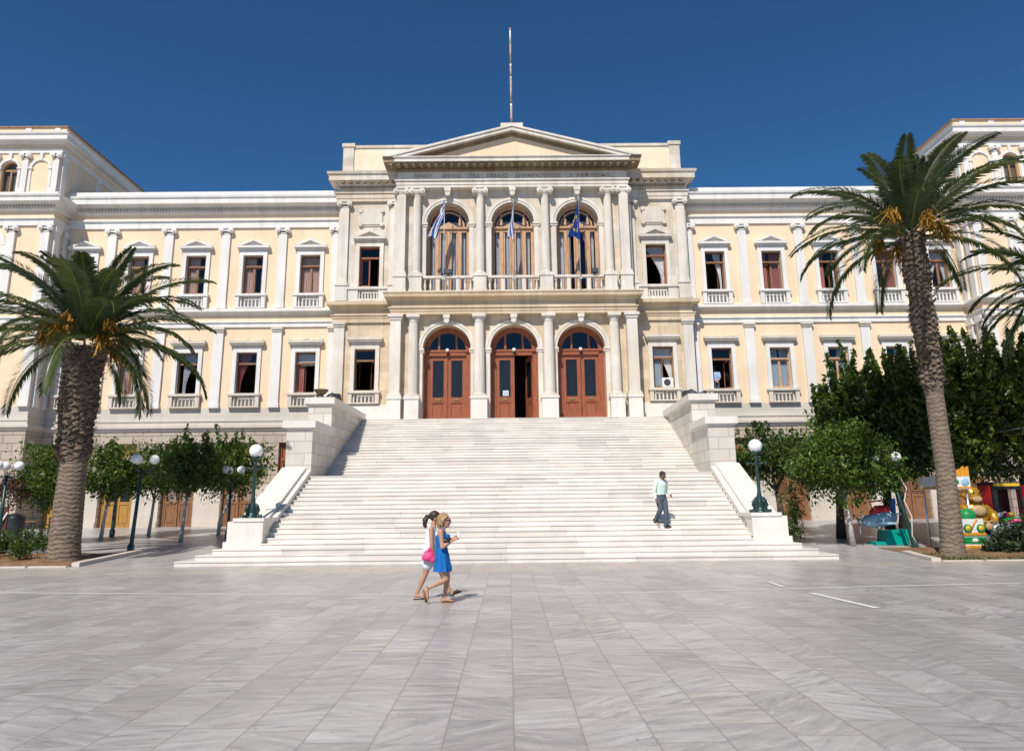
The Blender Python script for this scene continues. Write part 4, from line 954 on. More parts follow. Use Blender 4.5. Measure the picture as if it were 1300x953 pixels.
def kerb(label, pts, w, h):
    mb = MB(); P = [Vector((a, b)) for a, b in pts]
    for i in range(len(P)-1):
        d = (P[i+1]-P[i]); n = max(1, int(d.length/1.1))
        for k in range(n):
            a, b = P[i]+d*(k/n), P[i]+d*((k+1)/n-.008); nn = Vector((-d.y, d.x)).normalized()*w/2
            q = [a-nn, b-nn, b+nn, a+nn]; vs = [(v.x, v.y, gz(v.y)-.03) for v in q]+[(v.x, v.y, gz(v.y)+h) for v in q]
            mb.add(vs, [(0,3,2,1),(4,5,6,7),(0,1,5,4),(1,2,6,5),(2,3,7,6),(3,0,4,7)])
    return tag(mb.build('kerb', ['smooth_base']), label, 'kerb', 'kerbs of the planting beds')
kerb('low pale stone kerb along the right edge of the left palm bed', [(-12.7, 22.0), (-12.62, 25.6)], .22, .11)
kerb('low pale stone kerb at the corner of the right palm bed', [(11.52, 22.9), (11.2, 20.72)], .24, .09)
kerb('thin stone edging along the front of the left palm bed', [(-22, 21.92), (-12.82, 21.92)], .12, .03)
kerb('thin stone edging along the front of the grassy right palm bed', [(11.34, 20.68), (23, 20.68)], .12, .03)
# ------------------------------------------------------------------ leaves
def leafmat(name, a, b, trans=.25, rough=.4): return toned(name, a, b, rough=rough, spec=.35, lo=.75, scale=2., bump=0, trans=trans)
leafmat('leaf_dark', (.038, .085, .024), (.14, .22, .045), .38, .33); leafmat('leaf_mid', (.045, .10, .022), (.20, .28, .045), .4, .33); leafmat('leaf_light', (.045, .10, .014), (.15, .24, .03))
leafmat('leaf_yellowing', (.045, .095, .02), (.25, .28, .04), .4, .33); leafmat('leaf_red', (.10, .03, .03), (.16, .06, .05)); leafmat('leaf_palm', (.036, .066, .022), (.16, .20, .065), .26, .38); leafmat('leaf_hedge', (.03, .06, .025), (.09, .13, .05)); leafmat('grass_blade', (.06, .10, .02), (.16, .17, .05))
leafmat('date_gold', (.24, .11, .014), (.50, .27, .03), .1, .6)
plain('bark_grey', (.17, .14, .115), .9, var=.35, scale=9., bump=.5); plain('bark_dark', (.085, .07, .055), .9, var=.35, scale=9., bump=.5); plain('bark_lime', (.48, .46, .43), .85, var=.2, scale=9., bump=.3)
def leaves(name, mat, P, size, parent, tone, aspect=.5, up=.35, seed=0):
    """one small folded leaf at each point of P"""
    r = np.random.default_rng(seed); n = len(P)
    a = r.normal(size=(n, 3)); a[:, 2] -= .25; a /= np.linalg.norm(a, axis=1)[:, None]
    nn = r.normal(size=(n, 3)); nn[:, 2] = np.abs(nn[:, 2])+up; b = np.cross(nn, a); b /= np.linalg.norm(b, axis=1)[:, None]
    c = np.cross(a, b); L = size*np.clip(r.lognormal(-.08, .33, n), .4, 1.9)[:, None]; Wd = L*aspect
    A = P-a*L*.5; T = P+a*L*.5-c*L*.1; B1 = P+b*Wd*.5+c*L*.07; B2 = P-b*Wd*.5+c*L*.07
    V = np.stack([A, B1, T, B2], 1).reshape(-1, 3)-np.array(WORLD[parent.name])
    me = bpy.data.meshes.new(name); me.vertices.add(4*n); me.vertices.foreach_set('co', V.ravel())
    F = np.arange(4*n).reshape(n, 4); tri = np.concatenate([F[:, [0, 1, 2]], F[:, [0, 2, 3]]]); me.loops.add(6*n); me.loops.foreach_set('vertex_index', tri.ravel())
    me.polygons.add(2*n); me.polygons.foreach_set('loop_start', np.arange(0, 6*n, 3)); me.polygons.foreach_set('loop_total', np.full(2*n, 3))
    me.update(calc_edges=True); me.materials.append(MATS[mat])
    at = me.attributes.new('tone', 'FLOAT', 'FACE'); at.data.foreach_set('value', np.concatenate([tone, tone]))
    o = bpy.data.objects.new(name, me); COL.objects.link(o); o.parent = parent; return o
def crown_points(blobs, shoots, per, spread, r, droop=0.):
    """clusters of leaves on the outer part of lumpy ellipsoids and along upright shoots"""
    pts, tn = [], []
    vol = np.array([b[3]*b[4]*b[5] for b in blobs]); tot = per
    for b, v in zip(blobs, vol/vol.sum()):
        k = max(4, int(tot*v))
        d = r.normal(size=(k, 3)); d /= np.linalg.norm(d, axis=1)[:, None]
        lump = 1+.16*np.sin(d[:, 0]*5+b[0])*np.sin(d[:, 1]*6+b[1]*2)+.14*np.sin(d[:, 2]*7+b[2]*3)
        rad = (r.random(k)**.38*lump)[:, None]
        C = np.array(b[:3])+d*rad*np.array(b[3:6]); ct = r.random(k)*.6+.1
        m = 22
        Q = C[:, None, :]+r.normal(size=(k, m, 3))*spread*r.uniform(.55, 1.2, (k, 1, 1))
        pts.append(Q.reshape(-1, 3)); tn.append((ct[:, None]+r.normal(size=(k, m))*.16).ravel())
    for (bx_, by_, bz_), (tx_, ty_, tz_), wd in shoots:
        k = int(40*math.dist((bx_, by_, bz_), (tx_, ty_, tz_))/.5)
        t = r.random(k)[:, None]; base = np.array((bx_, by_, bz_))*(1-t)+np.array((tx_, ty_, tz_))*t
        Q = base+r.normal(size=(k, 3))*wd*(1-.65*t); pts.append(Q); tn.append((.35+r.normal(size=k)*.2))
    return np.concatenate(pts), np.clip(np.concatenate(tn), 0, 1)
def tree(name, label, x, y, trunk, blobs, shoots, nclus, leaf, mat, bark, seed, spread=.17, group=None, lime=False, r0=.07, cat='tree'):
    z0 = gz(y); t = thing(name, label, cat, (x, y, z0), group); r = np.random.default_rng(seed)
    W_ = lambda p: (x+p[0], y+p[1], z0+p[2])
    mb = MB(); P = [W_(p) for p in trunk]; n = len(P); rad = [r0*(1.25 if i == 0 else 1-.35*i/n) for i in range(n)]
    mb.tube(P, rad, 10, 1 if lime else 0)
    for b in blobs[:9]:
        e = Vector(W_(b[:3])); s_ = Vector(P[-1]); m1 = s_.lerp(e, .45)+Vector((0, 0, .1)); mb.tube([s_, m1, e], [r0*.6, r0*.38, r0*.14], 7)
        for q in range(2):
            f = e+Vector(r.normal(size=3))*.6*min(b[3:6]); mb.tube([m1, m1.lerp(f, .6), f], [r0*.28, r0*.18, r0*.07], 5)
    mb.build('trunk', [bark, 'bark_lime'], t)
    P_, T_ = crown_points([(*W_(b[:3]), *b[3:]) for b in blobs], [(W_(a), W_(b), w) for a, b, w in shoots], nclus, spread, r)
    leaves('crown', mat, P_, leaf, t, T_, seed=seed)
    return t
def rshoots(n, cx, cy, z, rx, ry, h0, h1, r, w=.1):
    out = []
    for i in range(n):
        a, q = r.uniform(0, 2*PI), math.sqrt(r.random()); px, py = cx+rx*q*math.cos(a), cy+ry*q*math.sin(a); h = r.uniform(h0, h1)*(1-.45*q*q)
        out.append(((px, py, z), (px+r.uniform(-.22, .22)*h, py+r.uniform(-.15, .15), z+h), w))
    return out
q = random.Random(5)
GL = 'clipped street trees left of the staircase'
tree('street_tree', 'small round street tree with a thin limewashed trunk nearest the left palm', -16.65, 30.6, [(0,0,0),(.05,0,.8),(.12,0,1.5)], [(0.35,0,2.75,1.37,1.19,1.1),(-0.15,0.2,2.4,1.01,0.924,0.698),(0.7,-0.1,2.4,0.936,0.924,0.698)], rshoots(9, .3, 0, 3., .9, .8, .4, 1.2, q), 277, .14, 'leaf_mid', 'bark_grey', 41, group=GL, lime=True)
tree('street_tree', 'round street tree with dense dark crown behind the three globe lamp', -15.75, 32.7, [(0,0,0),(.06,0,.8),(.1,0,1.5)], [(0.2,0,2.8,1.65,1.32,1.22),(0.8,0.1,2.6,1.01,1.06,0.872),(-0.5,0.1,2.7,1.01,1.06,0.815)], rshoots(8, .3, 0, 3.2, .9, .8, .3, 1.0, q), 306, .14, 'leaf_dark', 'bark_grey', 42, group=GL, lime=True)
tree('street_tree', 'street tree with tall leafy shoots standing third from the left palm', -13.1, 29.8, [(0,0,0),(.03,0,.8),(.08,0,1.55),(.1,0,1.75)], [(0.1,0,2.85,1.44,1.25,1.04),(-0.35,0.1,2.5,1.08,0.924,0.698),(0.55,0,2.55,1.08,1.06,0.815)], rshoots(16, .1, 0, 3.1, .9, .8, .6, 1.6, q), 277, .14, 'leaf_mid', 'bark_grey', 43, group=GL, lime=True)
tree('street_tree', 'street tree with a bent forked trunk just left of the stair lamp', -12.7, 32.5, [(0,0,0),(.05,0,.7),(.3,0,1.25),(.32,0,1.7)], [(0.45,0,2.9,1.58,1.25,1.16),(0,0.1,2.6,1.15,1.06,0.815),(1,0,2.55,1.08,1.06,0.872)], rshoots(18, .4, 0, 3.2, 1., .8, .7, 1.8, q), 306, .14, 'leaf_mid', 'bark_grey', 44, group=GL, lime=True)
tree('street_tree', 'small dark round tree half hidden behind the left palm trunk', -18.0, 28.8, [(0,0,0),(.06,0,.7),(-.02,0,1.3)], [(-0.05,0,2.55,1.44,1.19,1.1),(0.5,0,2.3,1.01,1.06,0.756),(-0.5,0,2.2,0.792,0.792,0.582)], rshoots(5, 0, 0, 2.8, .7, .7, .3, .8, q), 277, .14, 'leaf_mid', 'bark_grey', 45, group=GL)
tree('ornamental_tree', 'thin little tree with purple red leaves at the left edge', -18.55, 27.6, [(0,0,0),(.05,0,.8),(.02,0,1.5)], [(-.1,0,2.1,.75,.6,.42),(.4,0,1.8,.35,.4,.3)], rshoots(4, 0, 0, 2.2, .5, .5, .3, .6, q), 45, .10, 'leaf_red', 'bark_dark', 46, r0=.035)
GR = 'shade trees right of the staircase'
tree('street_tree', 'light green small tree with a pale straight trunk right of the staircase', 11.0, 25.2, [(0,0,0),(-.04,0,.8),(-.12,0,1.6)], [(-0.05,0,2.75,1.77,1.44,1.21),(-0.95,0,2.5,0.915,0.96,0.862),(0.95,0,2.35,1.04,0.96,0.69),(-0.1,-0.2,3.5,0.854,0.84,0.575)], rshoots(14, 0, 0, 3.4, 1.1, .9, .3, .9, q), 577, .13, 'leaf_light', 'bark_grey', 51, group=GR, lime=True, r0=.085)
tree('shade_tree', 'dark bushy tree behind the right stair lamp', 10.5, 30.2, [(0,0,0),(0,0,1.),(-.1,0,1.7)], [(-.4,0,3.0,1.5,1.3,1.1),(.6,0,2.8,1.1,1.1,1.0),(-1.2,0,2.6,.8,1.,.7)], rshoots(12, -.3, 0, 3.8, 1.3, 1., .3, .8, q), 264, .15, 'leaf_dark', 'bark_dark', 52, group=GR, r0=.12)
tree('shade_tree', 'low dark tree under the tall ragged crown right of the stairs', 11.9, 28.1, [(0,0,0),(.05,0,1.),(.1,0,1.8)], [(.2,0,2.9,1.6,1.3,.95),(1.2,0,3.0,1.1,1.2,.9),(-.8,0,2.7,.9,1.,.7)], [], 256, .15, 'leaf_dark', 'bark_dark', 53, group=GR, r0=.15)
tree('shade_tree', 'tall ragged tree with long upright shoots left of the right palm', 14.15, 28.9, [(0,0,0),(0,0,1.2),(.1,0,2.2)], [(-.1,0,4.3,2.2,1.7,1.9),(-1.5,0,3.7,1.1,1.2,1.3),(1.4,0,4.0,1.3,1.3,1.5),(-.3,0,5.0,1.3,1.2,.9),(1.1,.2,4.9,1.0,1.,.8)], rshoots(90, 0, 0, 4.5, 2.4, 1.6, 1.0, 3.2, q, .1), 496, .21, 'leaf_mid', 'bark_dark', 54, spread=.2, group=GR, r0=.17)
tree('shade_tree', 'big spreading tree behind the golden ride with yellowing leaves', 15.6, 26.9, [(0,0,0),(-.1,0,1.2),(-.5,0,2.1),(-.3,-.1,2.9)], [(1.4,0,4.2,2.5,1.9,1.9),(-.6,0,4.2,1.5,1.4,1.6),(3.2,0,4.3,1.6,1.6,1.8),(.6,0,5.1,1.6,1.3,1.0),(2.6,0,5.1,1.4,1.2,1.0)], rshoots(110, 1.3, 0, 4.9, 3.0, 1.7, 1.1, 3.2, q, .1), 608, .21, 'leaf_yellowing', 'bark_grey', 55, spread=.2, group=GR, r0=.2)
tree('shade_tree', 'dense dark tree filling the gap behind the right palm trunk', 15.2, 31.0, [(0,0,0),(0,0,1.4),(.1,0,2.1)], [(.2,0,3.5,2.3,1.5,1.3),(2.2,0,3.6,1.8,1.4,1.4),(-1.2,.2,3.4,1.3,1.2,1.1)], [], 384, .17, 'leaf_dark', 'bark_dark', 56, spread=.2, group=GR, r0=.16)
tree('shade_tree', 'added low spreading dark tree shading the space behind the toy plane ride', 13.6, 27.0, [(0,0,0),(.1,0,1.),(.0,0,1.8)], [(0,0,2.85,1.7,1.4,.75),(1.3,0,3.0,1.3,1.3,.8),(-1.1,.2,2.9,1.1,1.2,.7)], [], 260, .17, 'leaf_dark', 'bark_dark', 58, spread=.2, group=GR, r0=.13)  # extra tree, added so its canopy darkens the space behind the rides
tree('shade_tree', 'dark tree at the right edge behind the claw machine', 19.6, 29.2, [(0,0,0),(0,0,1.4),(.1,0,2.2)], [(0,0,4.2,2.3,1.6,2.1),(-1.6,0,3.6,1.4,1.3,1.4)], rshoots(14, 0, 0, 5.2, 1.6, 1.2, .6, 1.6, q, .13), 384, .17, 'leaf_dark', 'bark_dark', 57, spread=.2, group=GR, r0=.16)
def shrub(label, x, y, blobs, n, leaf, mat, seed, name='shrub'):
    t = thing(name, label, 'shrub', (x, y, gz(y))); r = np.random.default_rng(seed); z0 = gz(y)
    mb = MB()
    for b in blobs: 
        for k in range(3): mb.tube([(x, y, z0-.03), (x+b[0]*.6+r.uniform(-.1,.1), y+b[1]*.6, z0+b[2]*.6), (x+b[0]+r.uniform(-.2,.2)*b[3], y+b[1], z0+b[2]+b[5]*.4)], [.022, .015, .006], 5)
    mb.build('stems', ['bark_dark'], t)
    P_, T_ = crown_points([(x+b[0], y+b[1], z0+b[2], *b[3:]) for b in blobs], [], n, .09, r); leaves('foliage', mat, P_, leaf, t, T_, aspect=.4, seed=seed)
shrub('tall clipped dark hedge bush beside the right stair pedestal', 9.35, 26.2, [(0,0,.55,.5,.45,.6),(.1,0,1.3,.45,.42,.7)], 90, .1, 'leaf_dark', 61)
shrub('narrow leaved grey green bush at the right edge of the grassy bed', 14.35, 22.3, [(0,0,.4,.55,.45,.45),(.6,0,.5,.6,.5,.5),(1.3,.1,.4,.6,.5,.45),(-.5,0,.25,.35,.3,.25)], 130, .17, 'leaf_hedge', 62)
shrub('low dark green hedge along the back of the left palm bed', -16.3, 24.9, [(-1.6,0,.45,.7,.35,.5),(-.7,0,.48,.65,.35,.52),(.2,0,.45,.65,.35,.5),(1.0,0,.42,.6,.35,.46)], 210, .1, 'leaf_dark', 65, 'hedge')
shrub('small dark bush beside the left palm trunk', -15.0, 23.1, [(0,0,.32,.36,.3,.34)], 36, .09, 'leaf_dark', 63)
shrub('broad leafy bush at the left edge of the left palm bed', -16.6, 23.6, [(0,0,.4,.6,.4,.42),(-.9,0,.4,.6,.4,.4)], 70, .11, 'leaf_mid', 64)
# grass on the right bed
r = np.random.default_rng(3); n = 5200; gx = r.uniform(11.6, 22, n); gy = 20.8+r.random(n)**1.6*1.7
keep = np.hypot(gx-12.26, gy-21.88) > .42; gx, gy = gx[keep], gy[keep]; n = len(gx); V = []; a = r.uniform(0, 2*PI, n); h = r.uniform(.03, .13, n)
gme = MB()
for i in range(n):
    c, s = math.cos(a[i])*.012, math.sin(a[i])*.012; x, y = gx[i], gy[i]; z = gz(y)+.02
    gme.add([(x-c, y-s, z), (x+c, y+s, z), (x+s*3, y-c*3, z+h[i])], [(0, 1, 2)], 0, r.random())
struct(gme.build('grass', ['grass_blade']), 'stuff')
# ------------------------------------------------------------------ palms
def palmbark(name, a, b):
    g = G(name, .95, .15); p = g.pos(); x, y, z = g.sep(p)[:3]
    f = g.ramp(g.noise(g.comb(g.math('MULTIPLY', x, 2.), g.math('MULTIPLY', y, 2.), g.math('MULTIPLY', z, 5)), 3.2, 7, .65), .32, .68)
    c = g.mix(f, a, b); c = g.mix(g.math('MULTIPLY', g.n('ShaderNodeAttribute', attribute_name='tone').outputs['Fac'], .8), c, sc3(a, .45)); g.col(c); g.bump(g.noise(p, 22., 5), .6, .03); MATS[name] = g.m
palmbark('palm_old', (.13, .10, .075), (.30, .23, .17)); palmbark('palm_boots', (.085, .065, .05), (.25, .185, .13))
def palm(label, x, y, z0, spine, rads, zr, crown, L, nf, seed, span=112, clusters=6, rough=1., young=.6):
    t = thing('palm_tree', label, 'palm tree', (x, y, z0), 'date palms'); r = random.Random(seed)
    S = [Vector((x+a, y+b, z0+c)) for a, b, c in spine]
    def at(z):
        for i in range(len(S)-1):
            if S[i].z <= z0+z <= S[i+1].z or i == len(S)-2:
                k = (z0+z-S[i].z)/(S[i+1].z-S[i].z); return S[i].lerp(S[i+1], k), rads[i]+(rads[i+1]-rads[i])*k
    top = spine[-1][2]; n = 56; mb = MB(); rows = int(top/.035); vs = []; tn = []
    for j in range(rows+1):
        z = top*j/rows; c, rr_ = at(z)
        for i in range(n):
            a = 2*PI*i/n
            if z < zr:   # old ringed trunk
                w = z*15+.35*math.sin(a*3+z*2)+.25*math.sin(a*7+z*5); d = (.014*abs(math.sin(w*PI*.5))+r.uniform(-.007, .007))*rough; dk = 1-abs(math.sin(w*PI*.5))
            else:        # leaf bases in diagonal rows
                u, v = (a/(2*PI)*13+.22*math.sin(z*3.1+a*2)), (z*5.2+.35*math.sin(a*3+z*1.7)+.2*math.sin(a*5-z*4))
                k = ((v+.5*(int(u) % 2)) % 1.0); w = abs((u % 1)-.5)*2
                d = .10*(1-k)**.8*(1-.55*w*w)+r.uniform(-.022, .022)+.035*math.sin(a*2+z*4); dk = (.9 if k > .82 else .0)+.4*w*w
                bl = min(1, (z-zr)/.35); d *= bl
            vs.append((c.x+(rr_+d)*math.cos(a), c.y+(rr_+d)*math.sin(a), c.z)); tn.append(max(0, min(1, dk))**2)
    fo = []
    for j in range(rows):
        m = 0 if top*j/rows < zr else 1
        for i in range(n): mb.f.append((j*n+i, j*n+(i+1)%n, (j+1)*n+(i+1)%n, (j+1)*n+i)); mb.m.append(m); mb.tn.append(tn[j*n+i]); mb.sm.append(False)
    mb.v = vs
    for i in range(260):   # dead stubs sticking out of the boots
        z = r.uniform(zr+.1, top); c, rr_ = at(z); a = r.uniform(0, 2*PI); d = Vector((math.cos(a), math.sin(a), r.uniform(.2, .9)))
        p = c+Vector((math.cos(a), math.sin(a), 0))*(rr_+.05); w = Vector((-math.sin(a), math.cos(a), 0))*r.uniform(.04, .08); e = p+d*r.uniform(.08, .2)
        mb.add([p-w, p+w, e+w*.5, e-w*.5], [(0, 1, 2, 3)], 1, r.random()*.5)
    mb.build('trunk', ['palm_old', 'palm_boots'], t)
    C = Vector((x+crown[0], y+crown[1], z0+crown[2]))
    V, F, T = [], [], []; mats = []
    def q4(a, b, c, d, tone, m=0):
        o = len(V); V.extend([a, b, c, d]); F.append((o, o+1, o+2, o+3)); T.append(tone); mats.append(m)
    for k in range(nf):
        f = (k+.5)/nf; az = k*2.39996+r.uniform(-.15, .15)
        el = math.radians(84-span*f**1.05+r.uniform(-6, 6))
        ln = L*r.uniform(.86, 1.06)*(young+(1-young)*min(1, f*2.4)); ln *= 1-.12*max(0, f-.6); dr = math.radians(34+26*f+r.uniform(-8, 18))*(1 if f > .12 else .5)
        p = C+Vector((math.cos(az), math.sin(az), 0))*.16+Vector((0, 0, .28*(1-f)-.2*f)); N = 30; pts = [p.copy()]; dirs = []
        swing = r.uniform(-.18, .18)
        for i in range(N):
            u = i/N; e = el-dr*u**1.5*1.35; a2 = az+swing*u*u; d = Vector((math.cos(a2)*math.cos(e), math.sin(a2)*math.cos(e), math.sin(e))); dirs.append(d); p = p+d*ln/N; pts.append(p.copy())
        dirs.append(dirs[-1]); tone = r.uniform(.05, .6)
        for i in range(N):     # midrib
            d = dirs[i]; s = d.cross(Vector((0,0,1))); s = s.normalized() if s.length > .05 else Vector((math.sin(az), -math.cos(az), 0)); w0, w1 = .035*(1-i/N)+.008, .035*(1-(i+1)/N)+.008
            up = s.cross(d); q4(pts[i]-s*w0, pts[i]+s*w0, pts[i+1]+s*w1, pts[i+1]-s*w1, min(1, tone+.5), 0)
        M_ = 104
        for i in range(7, M_):
            u = i/M_; fi = u*N; i0 = int(fi); b = pts[i0].lerp(pts[min(N, i0+1)], fi-i0); d = dirs[i0]
            s = d.cross(Vector((0,0,1))); s = s.normalized() if s.length > .05 else Vector((math.sin(az), -math.cos(az), 0)); up = s.cross(d)
            prof = min(1, u*5)*(1-u**3*.72); ll = .60*L/4*prof*r.uniform(.88, 1.1)
            for sg in (-1, 1):
                v = (d*(.62+.3*u)+s*sg*.8+up*r.uniform(.05, .34)).normalized(); tip = b+v*ll+Vector((0, 0, -.16*ll-.03))
                mid = b+v*ll*.5; wv = d.cross(v); wv = d*.028+up*.014
                q4(b-wv*.7, mid-wv*1.15, tip, mid+wv*1.15, max(0, min(1, tone+r.uniform(-.15, .15))), 0)
    mb = MB(); mb.v = [tuple(v) for v in V]; mb.f = F; mb.tn = T; mb.m = mats; mb.sm = [False]*len(F); mb.build('fronds', ['leaf_palm'], t)
    for k in range(clusters):
        az = r.uniform(0, 2*PI) if k > 2 else -PI/2+(k-1)*.9; mb = MB(); b = C+Vector((math.cos(az)*.25, math.sin(az)*.25, -.05)); o_ = Vector((math.cos(az), math.sin(az), 0)); e = b+o_*r.uniform(.45, 1.0)+Vector((0, 0, r.uniform(.05, .6)))
        mb.tube([b, b.lerp(e, .5)+Vector((0, 0, .12)), e], [.035, .028, .02], 6, 0, .9)
        for i in range(110):
            d = Vector((r.gauss(0, .22), r.gauss(0, .22), r.uniform(-1.05, -.25)))+o_*.25; st = e+Vector((r.gauss(0, .06), r.gauss(0, .06), r.gauss(0, .06))); en = st+d*r.uniform(.4, .85); w = Vector((r.gauss(0, 1), r.gauss(0, 1), 0)).normalized()*.011
            mb.add([st-w, st+w, en+w*2, en-w*2], [(0, 1, 2, 3)], 0, r.random())
            for q_ in range(1):
                p = st.lerp(en, r.uniform(.5, 1)); mb.add([p+Vector((0,0,.03)), p+Vector((.02,0,0)), p+Vector((0,-.02,0)), p+Vector((-.02,0,0)), p+Vector((0,.02,0)), p-Vector((0,0,.03))], [(0,1,2),(0,2,3),(0,3,4),(0,4,1),(5,2,1),(5,3,2),(5,4,3),(5,1,4)], 0, r.random())
        mb.build('fruit_cluster', ['date_gold'], t)
    return t
palm('stout date palm with a shaggy swollen trunk in the left bed', -13.85, 23.3, .05, [(.02,0,0),(.02,0,.5),(.0,0,3.0),(-.03,0,3.35),(-.05,0,3.9),(-.05,0,5.6),(-.03,0,6.6)], [.50,.43,.385,.42,.45,.50,.55], 2.95, (-.03,0,6.95), 4.4, 48, 21, 90, 8, 1., .56)
palm('tall slim date palm with a clean lower trunk in the grassy right bed', 12.32, 21.88, .0, [(0,0,-.05),(.03,0,.4),(.12,0,2.4),(.1,0,4.6),(.08,0,7.0),(.06,0,9.0),(.08,0,9.75)], [.38,.30,.255,.245,.275,.30,.30], 4.7, (.02,0,9.8), 4.1, 36, 22, 84, 5, .5, .42)
palm('date palm mostly beyond the right edge with fronds reaching in', 18.3, 23.0, .05, [(0,0,0),(0,0,3),(0,0,8)], [.4,.33,.36], 4.0, (0,0,8.2), 4.1, 44, 23, 98)
# ------------------------------------------------------------------ globe lamps among the trees
def tri_lamp(x, y, h, label, rot, group='green lamps with clustered globes', gl=3, lean=0.):
    z0 = gz(y); t = thing('street_lamp', label, 'street lamp', (x, y, z0), group)
    mb = MB(); mb.tube([(x, y, z0), (x, y, z0+.05), (x+lean*.3, y, z0+h*.3), (x+lean, y, z0+h-.35)], [.1, .075, .062, .045], 10); mb.lathe([(.11,0),(.11,.28),(.075,.32)], x, y, z0, 10); mb.build('post', ['lamp_green'], t)
    for k in range(gl):
        a = rot+k*2*PI/3; d = Vector((math.cos(a), math.sin(a), 0)); b = Vector((x+lean, y, z0+h-.4)); e = b+d*.36+Vector((0, 0, .22))
        mb = MB(); mb.tube([b, b+d*.2+Vector((0,0,-.04)), b+d*.34+Vector((0,0,.05)), e], .022, 6); mb.build('arm', ['lamp_green'], t)
        mb = MB(); mb.ball(e+Vector((0, 0, .15)), .16, 18, 12); mb.build('globe', ['globe_white'], t)
tri_lamp(-12.8, 25.3, 3.1, 'dark green lamp with three white globes standing out before the trees', .35, lean=.12)
tri_lamp(-11.6, 30.6, 2.75, 'three globe lamp nearest the stairs among the left trees', .1)
tri_lamp(-17.1, 32.3, 3.2, 'green lamp post between thin tree trunks with its globes in the leaves', .8)
tri_lamp(-18.0, 26.5, 2.95, 'lamp with white globes at the far left edge', .25)
tri_lamp(12.72, 24.6, 2.9, 'leaning dark lamp with two globes and cables under the right trees', 2.9, gl=2, lean=-.55)
mb = MB(); pts = [(12.2, 24.6, 2.75), (13.2, 24.55, 2.52), (14.6, 24.5, 2.45), (16.5, 24.5, 2.5), (19, 24.5, 2.9)]; mb.tube(pts, .012, 5); tag(mb.build('cable', ['black_iron']), 'thin black cable strung from the leaning lamp across the rides', 'cable')
mb = MB(); mb.tube([(12.45,24.55,2.4),(12.62,24.5,2.0),(12.5,24.5,1.6),(12.68,24.5,1.1),(12.62,24.5,.5),(12.8,24.5,.16)], .018, 5); tag(mb.build('cable', ['pole_white']), 'pale loose cable wound down the leaning lamp post', 'cable')
# ------------------------------------------------------------------ people
plain('skin_tan', (.46, .25, .16), .55, var=.06); plain('skin_dark', (.30, .15, .09), .55, var=.08)
plain('hair_blond', (.36, .23, .11), .6, var=.35, scale=40.); plain('hair_brown', (.045, .028, .02), .5, var=.35, scale=40.); plain('hair_black', (.03, .022, .018), .5, var=.3, scale=40.)
plain('dress_blue', (.003, .125, .40), .85, var=.12, scale=9., bump=.25); plain('cloth_white', (.80, .79, .80), .85, var=.05, scale=9., bump=.25); plain('shorts_white', (.70, .71, .76), .85, var=.12, scale=25.)
plain('shirt_mint', (.62, .74, .66), .85, var=.05, scale=12., bump=.25); plain('trouser_grey', (.075, .095, .125), .9, var=.15, scale=14., bump=.25); plain('shirt_blue', (.30, .42, .68), .85, var=.15, scale=20., bump=.2)
plain('bag_pink', (.75, .07, .22), .6, var=.15); plain('leather_dark', (.018, .016, .018), .45); plain('leather_tan', (.20, .09, .045), .6); plain('lens_dark', (.01, .01, .012), .12); plain('cup_white', (.8, .79, .77), .5, var=.02); plain('lip', (.38, .12, .10), .5)
V3 = Vector
def smoothed(mb, name, mat, parent, M, voxel=.008, it=3):
    """fuse the closed pieces into one continuous skin"""
    me = bpy.data.meshes.new(name); me.from_pydata([tuple(M @ V3(p)) for p in mb.v], [], mb.f)
    o = bpy.data.objects.new(name, me); COL.objects.link(o)
    a = o.modifiers.new('r', 'REMESH'); a.mode = 'VOXEL'; a.voxel_size = voxel; a.use_smooth_shade = True
    b = o.modifiers.new('s', 'SMOOTH'); b.iterations = it; b.factor = .5
    dg = bpy.context.evaluated_depsgraph_get(); m2 = bpy.data.meshes.new_from_object(o.evaluated_get(dg)); o.modifiers.clear(); o.data = m2; bpy.data.meshes.remove(me)
    m2.materials.clear(); m2.materials.append(MATS[mat])
    if parent is not None:
        m2.transform(Matrix.Translation(-V3(WORLD[parent.name]))); o.parent = parent
    return o
def loft(mb, rings, side=(0,1,0), n=20, close=True, fold=0., z0=0., z1=1.):
    """rings: (centre, half width along side, half depth, forward vector)"""
    vs = []; s = V3(side)
    for c, w, d, f in rings:
        c, f = V3(c), V3(f)
        for i in range(n):
            a = 2*PI*i/n; q = 1+fold*max(0, (z1-c.z)/(z1-z0))*(math.sin(a*7+c.z*3)+.5*math.sin(a*11-c.z*5)); vs.append(tuple(c+s*w*q*math.cos(a)+f*d*q*math.sin(a)))
    fs = [(j*n+i, j*n+(i+1)%n, (j+1)*n+(i+1)%n, (j+1)*n+i) for j in range(len(rings)-1) for i in range(n)]
    if close: fs += [tuple(range(n-1,-1,-1)), tuple(range(len(vs)-n, len(vs)))]
    mb.add(vs, fs, 0, 0, True)
def limb(mb, a, b, r):
    a, b = V3(a), V3(b); n = len(r); P = [a.lerp(b, i/(n-1)) for i in range(n)]; mb.tube(P, r, 12); mb.ball(a, r[0]*.98, 12, 8); mb.ball(b, r[-1]*.98, 12, 8)
